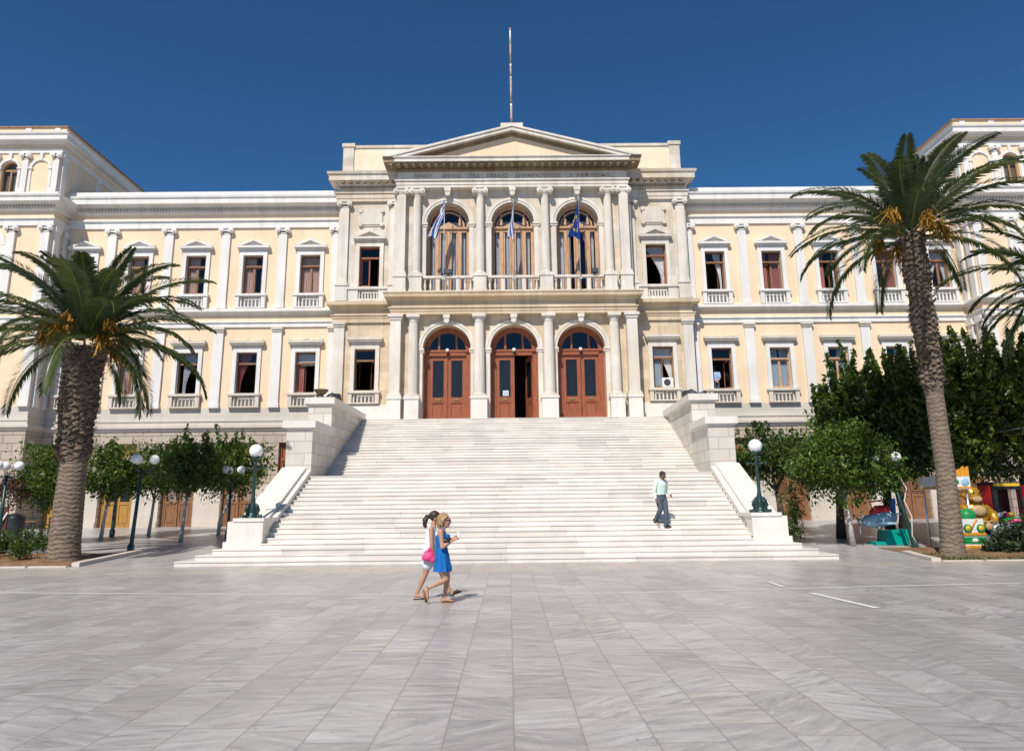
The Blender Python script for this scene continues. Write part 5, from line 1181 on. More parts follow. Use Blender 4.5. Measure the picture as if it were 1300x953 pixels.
def hand(mb, w, d, up, curl=.5, s=1.):
    """palm, four unequal bent fingers, thumb leaving the side of the palm; d = direction of the fingers, up = back of the hand"""
    w, d, up = V3(w), V3(d).normalized(), V3(up); up = (up-d*up.dot(d)).normalized(); sd = d.cross(up)
    p1 = w+d*.045*s
    for k in range(4): mb.tube([w+sd*(k-1.5)*.010*s, w+sd*(k-1.5)*.019*s+d*.08*s], [.016*s, .0125*s], 8)
    for k, l in enumerate((.062, .072, .067, .052)):
        b = w+sd*(k-1.5)*.019*s+d*.08*s; q = b; ang = 0
        for j, fl in enumerate((.45, .32, .23)):
            ang += curl*(.5+.25*j); v = d*math.cos(ang)-up*math.sin(ang); e = q+v*l*fl*1.15*s; mb.tube([q, e], [.0092*s, .0085*s], 7); mb.ball(e, .0086*s, 7, 5); q = e
    b = w+d*.02*s-sd*.022*s; m = b+(d*.6-sd*.55-up*.2).normalized()*.035*s; e = m+(d*.85-sd*.1-up*.5*curl).normalized()*.032*s
    mb.tube([b, m, e], [.014*s, .011*s, .009*s], 8); mb.ball(e, .009*s, 7, 5)
def person(label, loc, yaw, J, skin, voxel=.008):
    t = thing('person', label, 'person', loc); M = Matrix.Translation(V3(loc)) @ Matrix.Rotation(yaw, 4, 'Z') @ Matrix.Scale(J.get('size', 1.), 4); mb = MB()
    k = J['k']
    f = V3(J.get('f', (1,0,0)))
    loft(mb, [(V3(J['pelvis'])+V3((0,0,-.10)), .10*k, .075*k, f), (V3(J['pelvis'])+V3((0,0,-.04)), .165*k, .105*k, f), (V3(J['pelvis'])+V3((-.005,0,.06)), .155*k, .105*k, f), (J['waist'], .118*k, .082*k, f), (V3(J['waist']).lerp(V3(J['chest']), .5), .13*k, .092*k, f), (J['chest'], .15*k, .105*k, f), (V3(J['chest'])+V3((0,0,.09)), .14*k, .085*k, f), (V3(J['neck'])+V3((-.01,0,-.035)), .085*k, .06*k, f)])
    h = V3(J['head']); fd = V3(J.get('look', (1,0,0))).normalized(); sd = V3((0,0,1)).cross(fd).normalized(); up = fd.cross(sd)
    mb.tube([V3(J['neck'])+V3((-.005,0,-.05)), h-up*.05-fd*.015], [.058*k, .05*k], 14)
    H = MB()
    H.ball((0,0,.02), .098, 20, 14, sc=(1., .78, .98)); H.ball((.028,0,-.055), .062, 16, 12, sc=(.95, .82, 1.)); H.ball((.062,0,-.095), .026, 10, 8, sc=(.9, 1.2, .8))
    H.tube([(.085,0,.02), (.112,0,-.028)], [.010, .017], 8); H.ball((.108,0,-.03), .016, 8, 6)
    for s in (-1, 1): H.ball((-.005, s*.078, -.015), .03, 10, 8, sc=(.7, .3, 1.1)); H.ball((.07, s*.032, -.03), .024, 8, 6); H.ball((.088, s*.03, .028), .012, 8, 6, sc=(.6, 1.6, .7))
    H.tube([(.084,-.022,-.066),(.094,0,-.064),(.084,.022,-.066)], [.006,.009,.006], 6); H.tube([(.08,-.02,-.076),(.09,0,-.077),(.08,.02,-.076)], [.006,.010,.006], 6)
    HM = Matrix((( *(fd), ), ( *(sd), ), ( *(up), ))).transposed()
    place = lambda p: tuple(h+HM @ (V3(p)*1.02*J.get('hk', 1)))
    mb.add([place(p) for p in H.v], H.f)
    for s in ('r', 'l'):
        sh, el, wr = J[s+'sh'], J[s+'el'], J[s+'wr']
        limb(mb, sh, el, [.056*k, .05*k, .043*k, .038*k]); limb(mb, el, wr, [.040*k, .042*k, .034*k, .026*k])
        mb.tube([V3(J['chest']).lerp(V3(J['neck']), .75), V3(sh)], [.05*k, .054*k], 10)
        hd = J[s+'hand']; hand(mb, wr, hd[0], hd[1], hd[2], .98)
        hp, kn, an, he, to = (V3(J[s+q]) for q in ('hip', 'kn', 'an', 'he', 'to'))
        limb(mb, hp, kn, [.088*k, .085*k, .072*k, .055*k]); limb(mb, kn, an, [.054*k, .057*k, .048*k, .036*k, .033*k])
        d = (to-he); nrm = d.cross(V3((0,1,0))).normalized(); nrm = -nrm if nrm.dot(an-he) < 0 else nrm
        base = he+nrm*.02; lofts = []
        w2 = V3((0,1,0))
        loft(mb, [(base-d*.02, .012, .012, nrm), (base+d*.06, .03, .028, nrm), (base+d*.3+nrm*.015, .032, .035, nrm), (base+d*.62+nrm*.002, .038, .024, nrm), (base+d*.85-nrm*.006, .038, .015, nrm), (base+d*.98-nrm*.01, .025, .008, nrm)])
        mb.tube([an, he+nrm*.035+d*.12], [.034*k, .03*k], 10)
        for q in range(5): mb.ball(to+w2*(q-2)*.014*(1 if s == 'l' else -1)-d*(.02+.012*q)+nrm*.010, .0105, 7, 5)
    body = smoothed(mb, 'body', J['skin'], t, M, voxel)
    return t, M, place
def kid(t, M, name, mat, mb, voxel=.008, it=2): return smoothed(mb, name, mat, t, M, voxel, it)
def direct(t, M, name, mat, mb): return mb.xform(lambda p: M @ V3(p)).build(name, [mat] if isinstance(mat, str) else mat, t)
def item(label, cat, name, mats, mb, M=None, voxel=None):
    if voxel: o = smoothed(mb, name, mats, None, M, voxel, 2)
    else: o = (mb.xform(lambda p: M @ V3(p)) if M else mb).build(name, mats)
    return tag(o, label, cat)
def strands(mb, seed, n=16):
    r = random.Random(seed)
    for i in range(n):
        a = r.uniform(1.2, 5.1); z = r.uniform(-.05, .11); rr_ = .1*math.sqrt(max(.1, 1-(z/.14)**2)); p = (-.02+rr_*math.cos(a), rr_*.86*math.sin(a), z+.03)
        mb.tube([(p[0]*.8,p[1]*.8,p[2]+.03), p, (p[0]*1.06-.01,p[1]*1.06,p[2]-.06), (p[0]*1.02-.02,p[1]*1.0,p[2]-.11)], [.012,.014,.011,.004], 6)
def glasses(t, M, place):
    mb = MB()
    for s in (-1, 1):
        mb.ball((.098, s*.034, .012), .027, 12, 8, sc=(.28, 1.15, .85)); mb.tube([(.09, s*.062, .018), (.0, s*.083, .012)], .005, 5)
    mb.tube([(.106,-.02,.018),(.106,.02,.018)], .004, 5); mb.v = [place(p) for p in mb.v]; direct(t, M, 'sunglasses', 'lens_dark', mb)
# --- woman in blue
J = dict(k=.92, size=.94, skin='skin_tan', pelvis=(-.03,0,.82), waist=(-.045,0,.98), chest=(-.05,0,1.16), neck=(-.035,0,1.305), head=(.005,0,1.445), look=(1,-.08,-.05),
  rsh=(-.055,-.155,1.255), rel=(-.02,-.2,.985), rwr=(.155,-.115,1.105), rhand=((.8,.25,.35),(.1,-.8,.4),.75),
  lsh=(-.045,.155,1.255), lel=(.0,.2,.99), lwr=(.165,.05,1.13), lhand=((.75,-.35,.35),(.1,.8,.4),.8),
  rhip=(-.03,-.085,.80), rkn=(.05,-.09,.425), ran=(-.27,-.09,.275), rhe=(-.345,-.09,.245), rto=(-.285,-.09,.035),
  lhip=(-.02,.085,.80), lkn=(.055,.09,.43), lan=(.0,.09,.085), lhe=(-.05,.09,.02), lto=(.175,.09,.018))
tB, M, pl = person('woman in a short blue dress and sandals holding a white cup as she walks', (-1.44, 13.2, 0), 0, J, 'skin_tan')
mb = MB(); f = V3((1,0,0))
loft(mb, [((-.03,0,.555),.215,.165,f),((-.02,0,.62),.20,.155,f),((-.03,0,.74),.185,.135,f),((-.035,0,.86),.165,.118,f),((-.045,0,.98),.132,.098,f),((-.05,0,1.08),.145,.106,f),((-.045,0,1.16),.15,.115,f),((-.035,0,1.20),.135,.10,f)], n=72, fold=.07, z0=.55, z1=1.1)
for s in (-1, 1): mb.tube([(.03,s*.08,1.18),(.0,s*.09,1.27),(-.05,s*.085,1.312),(-.1,s*.06,1.24),(-.13,s*.03,1.14)], .014, 8)
mb.ball((.055,-.055,1.16), .052, 12, 8); mb.ball((.055,.055,1.16), .052, 12, 8); 
kid(tB, M, 'dress', 'dress_blue', mb, .006, 1)
mb = MB(); mb.ball((-.022,0,.042), .106, 18, 12, sc=(.98,.86,.92)); mb.ball((-.085,0,-.02), .06, 12, 8, sc=(.9,1.1,1.3)); mb.ball((-.1,0,.05), .05, 12, 8); mb.tube([(-.09,.02,-.02),(-.11,.0,-.1),(-.085,-.02,-.16)], [.05,.04,.02], 8); mb.tube([(.05,.06,.09),(-.03,.088,.0),(-.05,.06,-.08)], [.025,.03,.018], 8); mb.tube([(.05,-.06,.09),(-.03,-.088,.0),(-.05,-.06,-.08)], [.025,.03,.018], 8)
strands(mb, 1, 26); mb.v = [pl(p) for p in mb.v]; kid(tB, M, 'hair', 'hair_blond', mb); glasses(tB, M, pl)
mb = MB(); mb.box(-.055,.18,.048,.132,.0,.012); 
mb.tube([(.11,.05,.02),(.1,.09,.05),(.09,.13,.02)], .009, 6); mb.tube([(.0,.06,.1),(-.03,.09,.105),(.0,.125,.1),(.03,.09,.1),(.0,.06,.1)], .009, 6); mb.tube([(-.03,.09,.1),(-.055,.09,.03)], .009, 6)
direct(tB, M, 'sandal', 'leather_tan', mb)
mb = MB(); mb.tube([(-.36,-.09,.245),(-.305,-.09,.03)], [.02,.025], 8); mb.tube([(-.28,-.055,.28),(-.30,-.09,.305),(-.28,-.125,.28),(-.245,-.09,.285),(-.28,-.055,.28)], .009, 6); mb.tube([(-.3,-.05,.1),(-.26,-.09,.1),(-.3,-.13,.1)], .009, 6)
direct(tB, M, 'sandal', 'leather_tan', mb)
mb = MB(); mb.lathe([(.024,0),(.036,.085),(.034,.085),(.024,.01)], .262, -.03, 1.13, 14); mb.ball((.262,-.03,1.225), .03, 12, 8, 0, sc=(1,1,.7)); item('white cup in the hands of the woman in blue', 'cup', 'cup', ['cup_white'], mb, M)
mb = MB(); mb.ball((.03,-.155,1.07), .075, 14, 10, sc=(1.25,.5,.95)); mb.ball((.1,-.12,1.11), .05, 12, 8, sc=(1.,.6,.9)); mb.tube([(-.04,-.15,1.05),(-.09,-.13,1.2),(-.06,-.1,1.31)], .01, 6); item('small black handbag tucked under the bare arm of the woman in blue', 'handbag', 'handbag', 'leather_dark', mb, M, .008)
# --- woman in white
J = dict(k=.94, size=.94, skin='skin_tan', pelvis=(-.02,0,.84), waist=(-.03,0,1.01), chest=(-.01,0,1.2), neck=(.02,0,1.345), head=(.06,0,1.485), look=(1,.1,-.05),
  rsh=(.0,-.16,1.29), rel=(.01,-.205,1.02), rwr=(.04,-.19,.82), rhand=((.15,.05,-1),(-.2,-1,0),.9), lsh=(.0,.16,1.29), lel=(.03,.21,1.03), lwr=(.18,.19,.9), lhand=((.7,-.1,-.6),(.1,1,0),.5),
  rhip=(-.02,-.09,.82), rkn=(-.115,-.09,.44), ran=(-.265,-.09,.10), rhe=(-.315,-.09,.045), rto=(-.10,-.09,.02),
  lhip=(.0,.09,.82), lkn=(.185,.09,.46), lan=(.36,.09,.13), lhe=(.375,.09,.045), lto=(.555,.09,.125))
tW, M, pl = person('woman in white top and shorts with dark ponytail walking beyond the blue dress', (-1.72, 13.85, 0), 0, J, 'skin_tan')
mb = MB(); loft(mb, [((-.03,0,.86),.185,.14,f),((-.03,0,.94),.165,.125,f),((-.03,0,1.02),.14,.105,f),((-.02,0,1.12),.15,.112,f),((-.01,0,1.2),.155,.118,f),((.0,0,1.27),.125,.095,f)], n=60, fold=.05, z0=.85, z1=1.2); mb.ball((.09,-.055,1.18), .05, 12, 8); mb.ball((.09,.055,1.18), .05, 12, 8)
for s in (-1, 1): mb.tube([(.06,s*.08,1.25),(.03,s*.095,1.325),(-.04,s*.09,1.32),(-.08,s*.07,1.24)], .024, 8)
kid(tW, M, 'top', 'cloth_white', mb)
mb = MB(); loft(mb, [((-.03,0,.70),.165,.125,f),((-.02,0,.78),.178,.132,f),((-.02,0,.86),.172,.128,f),((-.03,0,.93),.15,.115,f)], n=26); limb(mb, (-.02,-.085,.8), (-.075,-.09,.62), [.105,.108,.11]); limb(mb, (.0,.085,.8), (.09,.09,.63), [.105,.108,.11]); kid(tW, M, 'shorts', 'shorts_white', mb)
mb = MB(); mb.ball((-.02,0,.04), .106, 18, 12, sc=(1.,.86,.94)); mb.ball((-.1,0,.03), .045, 12, 8); mb.tube([(-.1,0,.03),(-.155,0,.02),(-.19,0,-.05),(-.19,0,-.14),(-.165,.0,-.2)], [.035,.05,.058,.045,.012], 10); mb.tube([(-.15,.02,.0),(-.21,.03,-.08),(-.2,.02,-.19)], [.03,.03,.006], 7); mb.tube([(-.15,-.02,.0),(-.2,-.035,-.07),(-.215,-.02,-.16)], [.03,.028,.005], 7); mb.v = [pl(p) for p in mb.v]; kid(tW, M, 'hair', 'hair_brown', mb)
mb = MB(); mb.lathe([(.036,0),(.036,.02)], -.115, 0, .02, 10); mb.v = [pl(p) for p in mb.v]; direct(tW, M, 'hair_tie', 'cloth_white', mb)
mb = MB(); mb.box(-.325,-.09,-.13,-.05,.0,.014); mb.tube([(-.16,-.13,.02),(-.14,-.09,.055),(-.16,-.05,.02)], .01, 6); direct(tW, M, 'sandal', 'leather_dark', mb); mb = MB()
mb.add([(.36,.05,.03),(.36,.13,.03),(.565,.13,.11),(.565,.05,.11),(.355,.05,.042),(.355,.13,.042),(.56,.13,.122),(.56,.05,.122)], [(0,3,2,1),(4,5,6,7),(0,1,5,4),(1,2,6,5),(2,3,7,6),(3,0,4,7)]); mb.tube([(.49,.05,.1),(.48,.09,.15),(.49,.13,.1)], .01, 6); direct(tW, M, 'sandal', 'leather_dark', mb)
mb = MB(); mb.ball((-.05,-.25,.78), .095, 14, 10, sc=(1.15,.6,.9)); mb.ball((.03,-.24,.73), .065, 12, 8, sc=(1.,.7,1.)); mb.ball((-.12,-.24,.76), .05, 10, 8); mb.tube([(-.08,-.24,.85),(-.02,-.22,.93),(.05,-.19,.80),(.05,-.24,.76)], [.045,.05,.035,.03], 8); item('bright pink bag hanging from the hand of the woman in white', 'bag', 'bag', 'bag_pink', mb, M, .009)
# --- man on the stairs
zs = 6*RI
J = dict(k=1.04, skin='skin_dark', pelvis=(0,0,.94), waist=(.02,0,1.09), chest=(.045,0,1.31), neck=(.075,0,1.465), head=(.125,0,1.585), look=(1,-.05,-.5),
  rsh=(.03,-.185,1.40), rel=(.0,-.27,1.13), rwr=(.07,-.28,.90), rhand=((.25,.1,-1),(-.3,-1,0),.5), lsh=(.03,.185,1.40), lel=(-.05,.27,1.16), lwr=(.1,.29,1.03), lhand=((.6,0,-.6),(.1,1,0),.7),
  rhip=(-.01,-.095,.92), rkn=(.06,-.1,.56), ran=(-.2,-.10,.25), rhe=(-.26,-.1,.20), rto=(-.05,-.1,.155), lhip=(.0,.095,.92), lkn=(.11,.08,.50), lan=(.09,.07,.085), lhe=(.04,.07,.02), lto=(.29,.07,.018))
tM, M, pl = person('man in a pale mint shirt and grey trousers walking down the stairs looking down', (4.40, 23.46, zs), -1.05, J, 'skin_dark')
mb = MB(); loft(mb, [((.0,0,.99),.172,.125,f),((.01,0,1.07),.170,.128,f),((.03,0,1.2),.178,.128,f),((.045,0,1.31),.185,.13,f),((.05,0,1.40),.17,.10,f),((.06,0,1.45),.09,.075,f)], n=60, fold=.05, z0=.98, z1=1.4)
for s, sd in (('r', -1), ('l', 1)):
    limb(mb, J[s+'sh'], J[s+'el'], [.078,.072,.062,.056]); limb(mb, J[s+'el'], V3(J[s+'el']).lerp(V3(J[s+'wr']), .93), [.055,.053,.044])
    mb.tube([(.06,sd*.04,1.45), J[s+'sh']], [.07,.075], 10)
kid(tM, M, 'shirt', 'shirt_mint', mb)
mb = MB(); loft(mb, [((-.01,0,.84),.17,.125,f),((-.005,0,.92),.178,.13,f),((.0,0,1.0),.166,.12,f)], n=24)
for s in ('r', 'l'): limb(mb, J[s+'hip'], J[s+'kn'], [.108,.105,.09,.078]); limb(mb, J[s+'kn'], V3(J[s+'an'])+V3((-.01,0,-.035)), [.078,.076,.07,.068])
kid(tM, M, 'trousers', 'trouser_grey', mb)
mb = MB(); loft(mb, [((.005,0,.985),.175,.13,f),((.008,0,1.015),.174,.13,f)], n=24); kid(tM, M, 'belt', 'leather_dark', mb, .01)
mb = MB()
for s in ('r', 'l'):
    mb = MB(); he, to = V3(J[s+'he']), V3(J[s+'to']); d = to-he; mb.tube([he+d*-.08+V3((0,0,.035)), he+d*.3+V3((0,0,.05)), he+d*.75+V3((0,0,.035)), he+d*1.08+V3((0,0,.025))], [.038,.05,.044,.026], 10); mb.ball(he+V3((.02,0,.06)), .05, 10, 8); kid(tM, M, 'shoe', 'leather_dark', mb)
mb = MB(); mb.ball((-.025,0,.045), .106, 18, 12, sc=(1.,.86,.9)); mb.ball((-.06,0,-.02), .07, 12, 8, sc=(.8,1.05,1.)); mb.ball((.05,0,.09), .05, 10, 8, sc=(.9,1.2,.6)); mb.v = [pl(p) for p in mb.v]; kid(tM, M, 'hair', 'hair_black', mb); glasses(tM, M, pl)
# --- person at the window, seen from behind
J = dict(k=1.0, skin='skin_tan', pelvis=(0,0,.92), waist=(0,0,1.08), chest=(.01,0,1.3), neck=(.03,0,1.45), head=(.07,0,1.58), look=(1,0,-.25),
  rsh=(0,-.18,1.39), rel=(-.10,-.2,1.12), rwr=(-.15,-.05,.93), rhand=((-.1,.9,-.3),(-1,0,0),.6), lsh=(0,.18,1.39), lel=(-.10,.2,1.12), lwr=(-.17,.05,.92), lhand=((-.1,-.9,-.3),(-1,0,0),.6),
  rhip=(0,-.09,.9), rkn=(.02,-.1,.48), ran=(0,-.1,.08), rhe=(-.05,-.1,.02), rto=(.19,-.11,.018), lhip=(0,.09,.9), lkn=(.02,.1,.48), lan=(0,.1,.08), lhe=(-.05,.1,.02), lto=(.19,.11,.018))
zf = EYE+(6.55-EYE)*K
tP, M, pl = person('person in a blue shirt standing with hands clasped behind inside an open ground window', (10.68, WY*K+.62, zf), PI/2, J, 'skin_tan', .01)
mb = MB(); loft(mb, [((0,0,.98),.168,.125,f),((.0,0,1.08),.165,.125,f),((.01,0,1.3),.18,.128,f),((.01,0,1.39),.17,.1,f),((.02,0,1.44),.09,.07,f)], n=24)
for s, sd in (('r', -1), ('l', 1)): limb(mb, J[s+'sh'], V3(J[s+'sh']).lerp(V3(J[s+'el']), .75), [.078,.074,.072]); mb.tube([(.03,sd*.04,1.44), J[s+'sh']], [.06,.07], 10)
kid(tP, M, 'shirt', 'shirt_blue', mb, .01)
mb = MB(); loft(mb, [((0,0,.84),.168,.12,f),((0,0,1.0),.166,.12,f)], n=24)
for s in ('r', 'l'): limb(mb, J[s+'hip'], J[s+'kn'], [.105,.1,.085,.075]); limb(mb, J[s+'kn'], J[s+'an'], [.075,.07,.065])
kid(tP, M, 'trousers', 'trouser_grey', mb, .01)
mb = MB(); mb.ball((-.025,0,.04), .106, 16, 10, sc=(1.,.86,.95)); mb.ball((-.06,0,-.03), .07, 12, 8); mb.v = [pl(p) for p in mb.v]; kid(tP, M, 'hair', 'hair_black', mb, .01)

# ------------------------------------------------------------------ children's rides under the right trees
plain('toy_teal', (.0, .30, .25), .3, var=.05); plain('toy_white', (.66, .66, .62), .35, var=.14); plain('toy_yellow', (.66, .42, .03), .35, var=.15); plain('toy_orange', (.62, .27, .02), .35, var=.15); plain('toy_green', (.012, .23, .06), .4, var=.25); plain('toy_red', (.62, .03, .03), .3, var=.06); plain('toy_blue', (.03, .14, .42), .3, var=.06); plain('toy_sky', (.30, .48, .62), .3, var=.08); plain('toy_gold', (.46, .235, .02), .25, .35, var=.5, scale=5.); plain('toy_pink', (.80, .05, .22), .35, var=.06); plain('toy_silver', (.6, .62, .66), .2, .7, var=.1); plain('toy_black', (.015, .015, .018), .35); plain('toy_tan', (.42, .29, .15), .4, var=.15)
GK = 'coin operated rides under the right trees'
def rel(t): x, y, z = t.location; return lambda a, b, c: (x+a, y+b, z+c)
# little plane on a teal base
x0, y0 = 12.35, 25.7; t = thing('kiddie_ride', 'blue and silver plane ride with a red cockpit on a teal base', 'ride', (x0, y0, gz(y0)), GK); R = rel(t)
mb = MB(); mb.poly_y([(R(-.15,0,0)[0],R(0,0,0)[2]),(R(.62,0,0)[0],R(0,0,0)[2]),(R(.58,0,0)[0],R(0,0,.5)[2]),(R(-.08,0,0)[0],R(0,0,.46)[2])], y0-.35, y0+.35); mb.box(x0-.5, x0-.15, y0-.3, y0+.3, R(0,0,.0)[2], R(0,0,.1)[2]); mb.build('base', ['toy_teal'], t)
mb = MB(); mb.tube([R(-.72,0,.74),R(-.55,0,.76),R(-.1,0,.82),R(.3,0,.9),R(.42,0,.98)], [.1,.2,.27,.24,.1], 14, 0); mb.tube([R(-.2,0,.5),R(-.1,0,.72)], .09, 8, 1); mb.build('fuselage', ['toy_sky', 'toy_silver'], t)
mb = MB(); mb.poly_y([(x0+.2,R(0,0,.95)[2]),(x0+.42,R(0,0,.95)[2]),(x0+.46,R(0,0,1.5)[2]),(x0+.32,R(0,0,1.5)[2])], y0-.04, y0+.04); mb.build('tail_fin', ['toy_blue'], t)
mb = MB(); mb.box(x0-.35, x0-.05, y0-.95, y0+.95, R(0,0,.68)[2], R(0,0,.74)[2]); mb.box(x0+.25, x0+.42, y0-.4, y0+.4, R(0,0,.98)[2], R(0,0,1.02)[2]); mb.build('wing', ['toy_sky'], t)
mb = MB(); mb.tube([R(-.4,0,1.0),R(-.2,0,1.12),R(.15,0,1.15),R(.22,0,1.0)], [.1,.16,.15,.08], 12); mb.build('seat', ['toy_red'], t)
mb = MB()
for a in range(3): mb.tube([R(-.82,0,.76), R(-.84,.42*math.cos(a*2.1+.5),.76+.42*math.sin(a*2.1+.5))], [.05,.03], 6)
mb.ball(R(-.8,0,.76), .09, 10, 8); mb.build('propeller', ['toy_silver'], t)
mb = MB(); mb.tube([R(-.3,.1,1.1),R(-.35,.1,1.4),R(.1,.1,1.45),R(.15,.1,1.1)], .03, 6); mb.build('hoop', ['toy_red'], t)
# little bus with a canopy
x0, y0 = 13.78, 23.6; t = thing('kiddie_ride', 'white and green toy bus ride with yellow headlights and a canopy on posts', 'ride', (x0, y0, gz(y0)), GK); R = rel(t); z0 = t.location.z
mb = MB(); mb.box(x0-.32, x0+.32, y0-.5, y0+.5, z0+.06, z0+.95); mb.box(x0-.33, x0+.33, y0-.52, y0+.5, z0+.1, z0+.17, 1); mb.box(x0-.325, x0+.325, y0-.51, y0+.4, z0+.22, z0+.42, 2); mb.box(x0-.33, x0+.33, y0-.53, y0+.4, z0+.47, z0+.55, 1); mb.ball(R(0,-.5,.32), .11, 12, 8, 0, sc=(1,.3,.6)); mb.tube([R(-.1,-.5,.6),R(.05,-.5,.85),R(.12,-.5,.93)], .03, 6, 1); mb.build('body', ['toy_white', 'toy_orange', 'toy_green'], t)
for s in (-1, 1):
    mb = MB(); mb.lathe([(.115,0),(.12,.05)], x0+s*.2, y0-.56, z0+.68, 16, axis='y', m=1); mb.ball((x0+s*.2, y0-.55, z0+.68), .085, 12, 8, 0, sc=(1,.45,1)); mb.build('headlight', ['toy_yellow', 'toy_green'], t)
mb = MB(); mb.ball(R(0,-.25,1.05), .24, 14, 10, sc=(1.05,.9,.85)); mb.build('dome', ['toy_green'], t)
for s in (-1, 1):
    for q in (-.2, .7):
        mb = MB(); mb.tube([(x0-.30+s*.42, y0+q, z0+.05), (x0-.30+s*.42, y0+q, z0+1.85)], .035, 8); mb.build('canopy_post', ['toy_silver'], t)
mb = MB(); mb.box(x0-.78, x0+.18, y0-.35, y0+.8, z0+1.85, z0+2.24); mb.box(x0-.79, x0+.19, y0-.36, y0+.8, z0+1.87, z0+1.92, 1)
for k in range(7): 
    xa = x0-.78+k*.137; mb.poly_y([(xa,z0+2.24),(xa+.135,z0+2.24),(xa+.135,z0+2.3+.04*k+.05*(k%2)),(xa+.02,z0+2.3+.03*k)], y0-.36, y0-.28, 1)
mb.ball((x0+.02,y0-.34,z0+2.06), .14, 12, 8, 2, sc=(1,.3,1)); mb.ball((x0-.3,y0-.34,z0+2.06), .12, 12, 8, 3, sc=(1.3,.3,.8)); mb.ball((x0-.65,y0-.34,z0+2.06), .13, 12, 8, 2, sc=(1,.3,1)); mb.build('canopy', ['toy_white', 'toy_orange', 'toy_sky', 'toy_green'], t)
mb = MB(); mb.tube([R(-.35,.4,.8),R(-.3,.4,1.2),R(-.2,.4,1.65)], [.16,.2,.08], 10); mb.build('figure', ['toy_white'], t)
# golden gorilla
x0, y0 = 14.85, 24.7; t = thing('kiddie_ride', 'big shiny golden gorilla ride sitting with round shoulders', 'ride', (x0, y0, gz(y0)), GK); t0 = t; z0 = t.location.z
mb = MB(); B = lambda a, b, c, r, **k: mb.ball((x0+a, y0+b, z0+c), r, 16, 12, **k)
B(0,.05,.75,.42, sc=(1,.8,1.05)); B(0,0,1.15,.36, sc=(1.15,.8,.8)); B(-.05,-.08,1.62,.26, sc=(1.,.95,1.)); B(-.05,-.14,1.72,.2, sc=(1.15,.7,.8)); B(-.03,-.22,1.5,.17, sc=(1.3,.6,.8)); B(-.3,-.02,1.62,.09); B(.2,-.02,1.64,.09)
for s in (-1, 1): mb.tube([(x0+s*.3,y0,z0+1.2),(x0+s*.52,y0-.1,z0+.98),(x0+s*.48,y0-.32,z0+.7)], [.18,.17,.14], 12); B(s*.46,-.38,.66,.15); mb.tube([(x0+s*.2,y0,z0+.4),(x0+s*.4,y0-.4,z0+.38),(x0+s*.4,y0-.5,z0+.1)], [.2,.17,.13], 12)
smoothed(mb, 'body', 'toy_gold', t, Matrix.Identity(4), .02, 3)
mb = MB(); mb.ball((x0,y0-.27,z0+1.12), .2, 14, 10, 0, sc=(1.2,.4,.9)); mb.ball((x0-.03,y0-.31,z0+1.49), .12, 12, 8, 0, sc=(1.4,.3,.75)); mb.build('face_and_chest', ['toy_tan'], t)
mb = MB()
for s in (-1, 1): mb.ball((x0-.03+s*.1,y0-.31,z0+1.7), .035, 8, 6)
mb.build('eye', ['toy_black'], t)
mb = MB(); mb.box(x0-.5, x0+.5, y0-.6, y0+.45, z0, z0+.22); mb.build('base', ['toy_blue'], t)
# silver motor bike and striped turtle
x0, y0 = 14.75, 23.4; t = thing('kiddie_ride', 'silver and blue toy motorbike ride in front of the golden gorilla', 'ride', (x0, y0, gz(y0)), GK); R = rel(t); z0 = t.location.z
mb = MB(); mb.tube([R(-.35,0,.55),R(-.05,0,.68),R(.25,0,.72),R(.45,0,.6)], [.14,.18,.15,.08], 12, 0); mb.tube([R(-.35,0,.55),R(-.4,-.1,.85)], [.06,.05], 8, 1); mb.tube([R(-.65,-.1,.9),R(-.4,-.12,.85),R(-.15,-.1,.92)], .03, 6, 1); mb.ball(R(-.42,-.2,.72), .12, 12, 8, 1, sc=(1,.5,1)); mb.build('body', ['toy_silver', 'toy_tan'], t)
for q in (-.42, .42):
    mb = MB(); mb.lathe([(.2,0),(.26,.03),(.26,.12),(.2,.15)], x0+q, y0-.08, z0+.4, 20, axis='y'); mb.lathe([(.12,0),(.12,.18)], x0+q, y0-.095, z0+.4, 14, 1, axis='y'); mb.build('wheel', ['toy_black', 'toy_silver'], t)
mb = MB(); mb.box(x0-.6, x0+.6, y0-.3, y0+.3, z0, z0+.16); mb.build('base', ['toy_blue'], t)
x0, y0 = 15.55, 23.9; t = thing('kiddie_ride', 'low green turtle shaped ride with pink stripes behind the narrow leaved bush', 'ride', (x0, y0, gz(y0)), GK); R = rel(t); z0 = t.location.z
mb = MB(); mb.ball(R(0,0,.62), .45, 18, 12, 0, sc=(1.15,.9,.75)); mb.ball(R(-.5,-.3,.5), .2, 12, 8, 0); mb.tube([R(-.52,-.1,.72),R(-.2,-.36,.86),R(.2,-.36,.82),R(.48,-.12,.68)], .06, 8, 1); mb.tube([R(-.55,-.15,.42),R(0,-.42,.5),R(.5,-.2,.4)], .05, 8, 1); mb.tube([R(-.3,-.25,.6),R(.1,-.42,.66),R(.4,-.25,.56)], .045, 8, 2); mb.build('shell', ['toy_green', 'toy_pink', 'toy_blue'], t)
mb = MB(); mb.box(x0-.5, x0+.5, y0-.4, y0+.4, z0, z0+.24); mb.build('base', ['toy_red'], t)
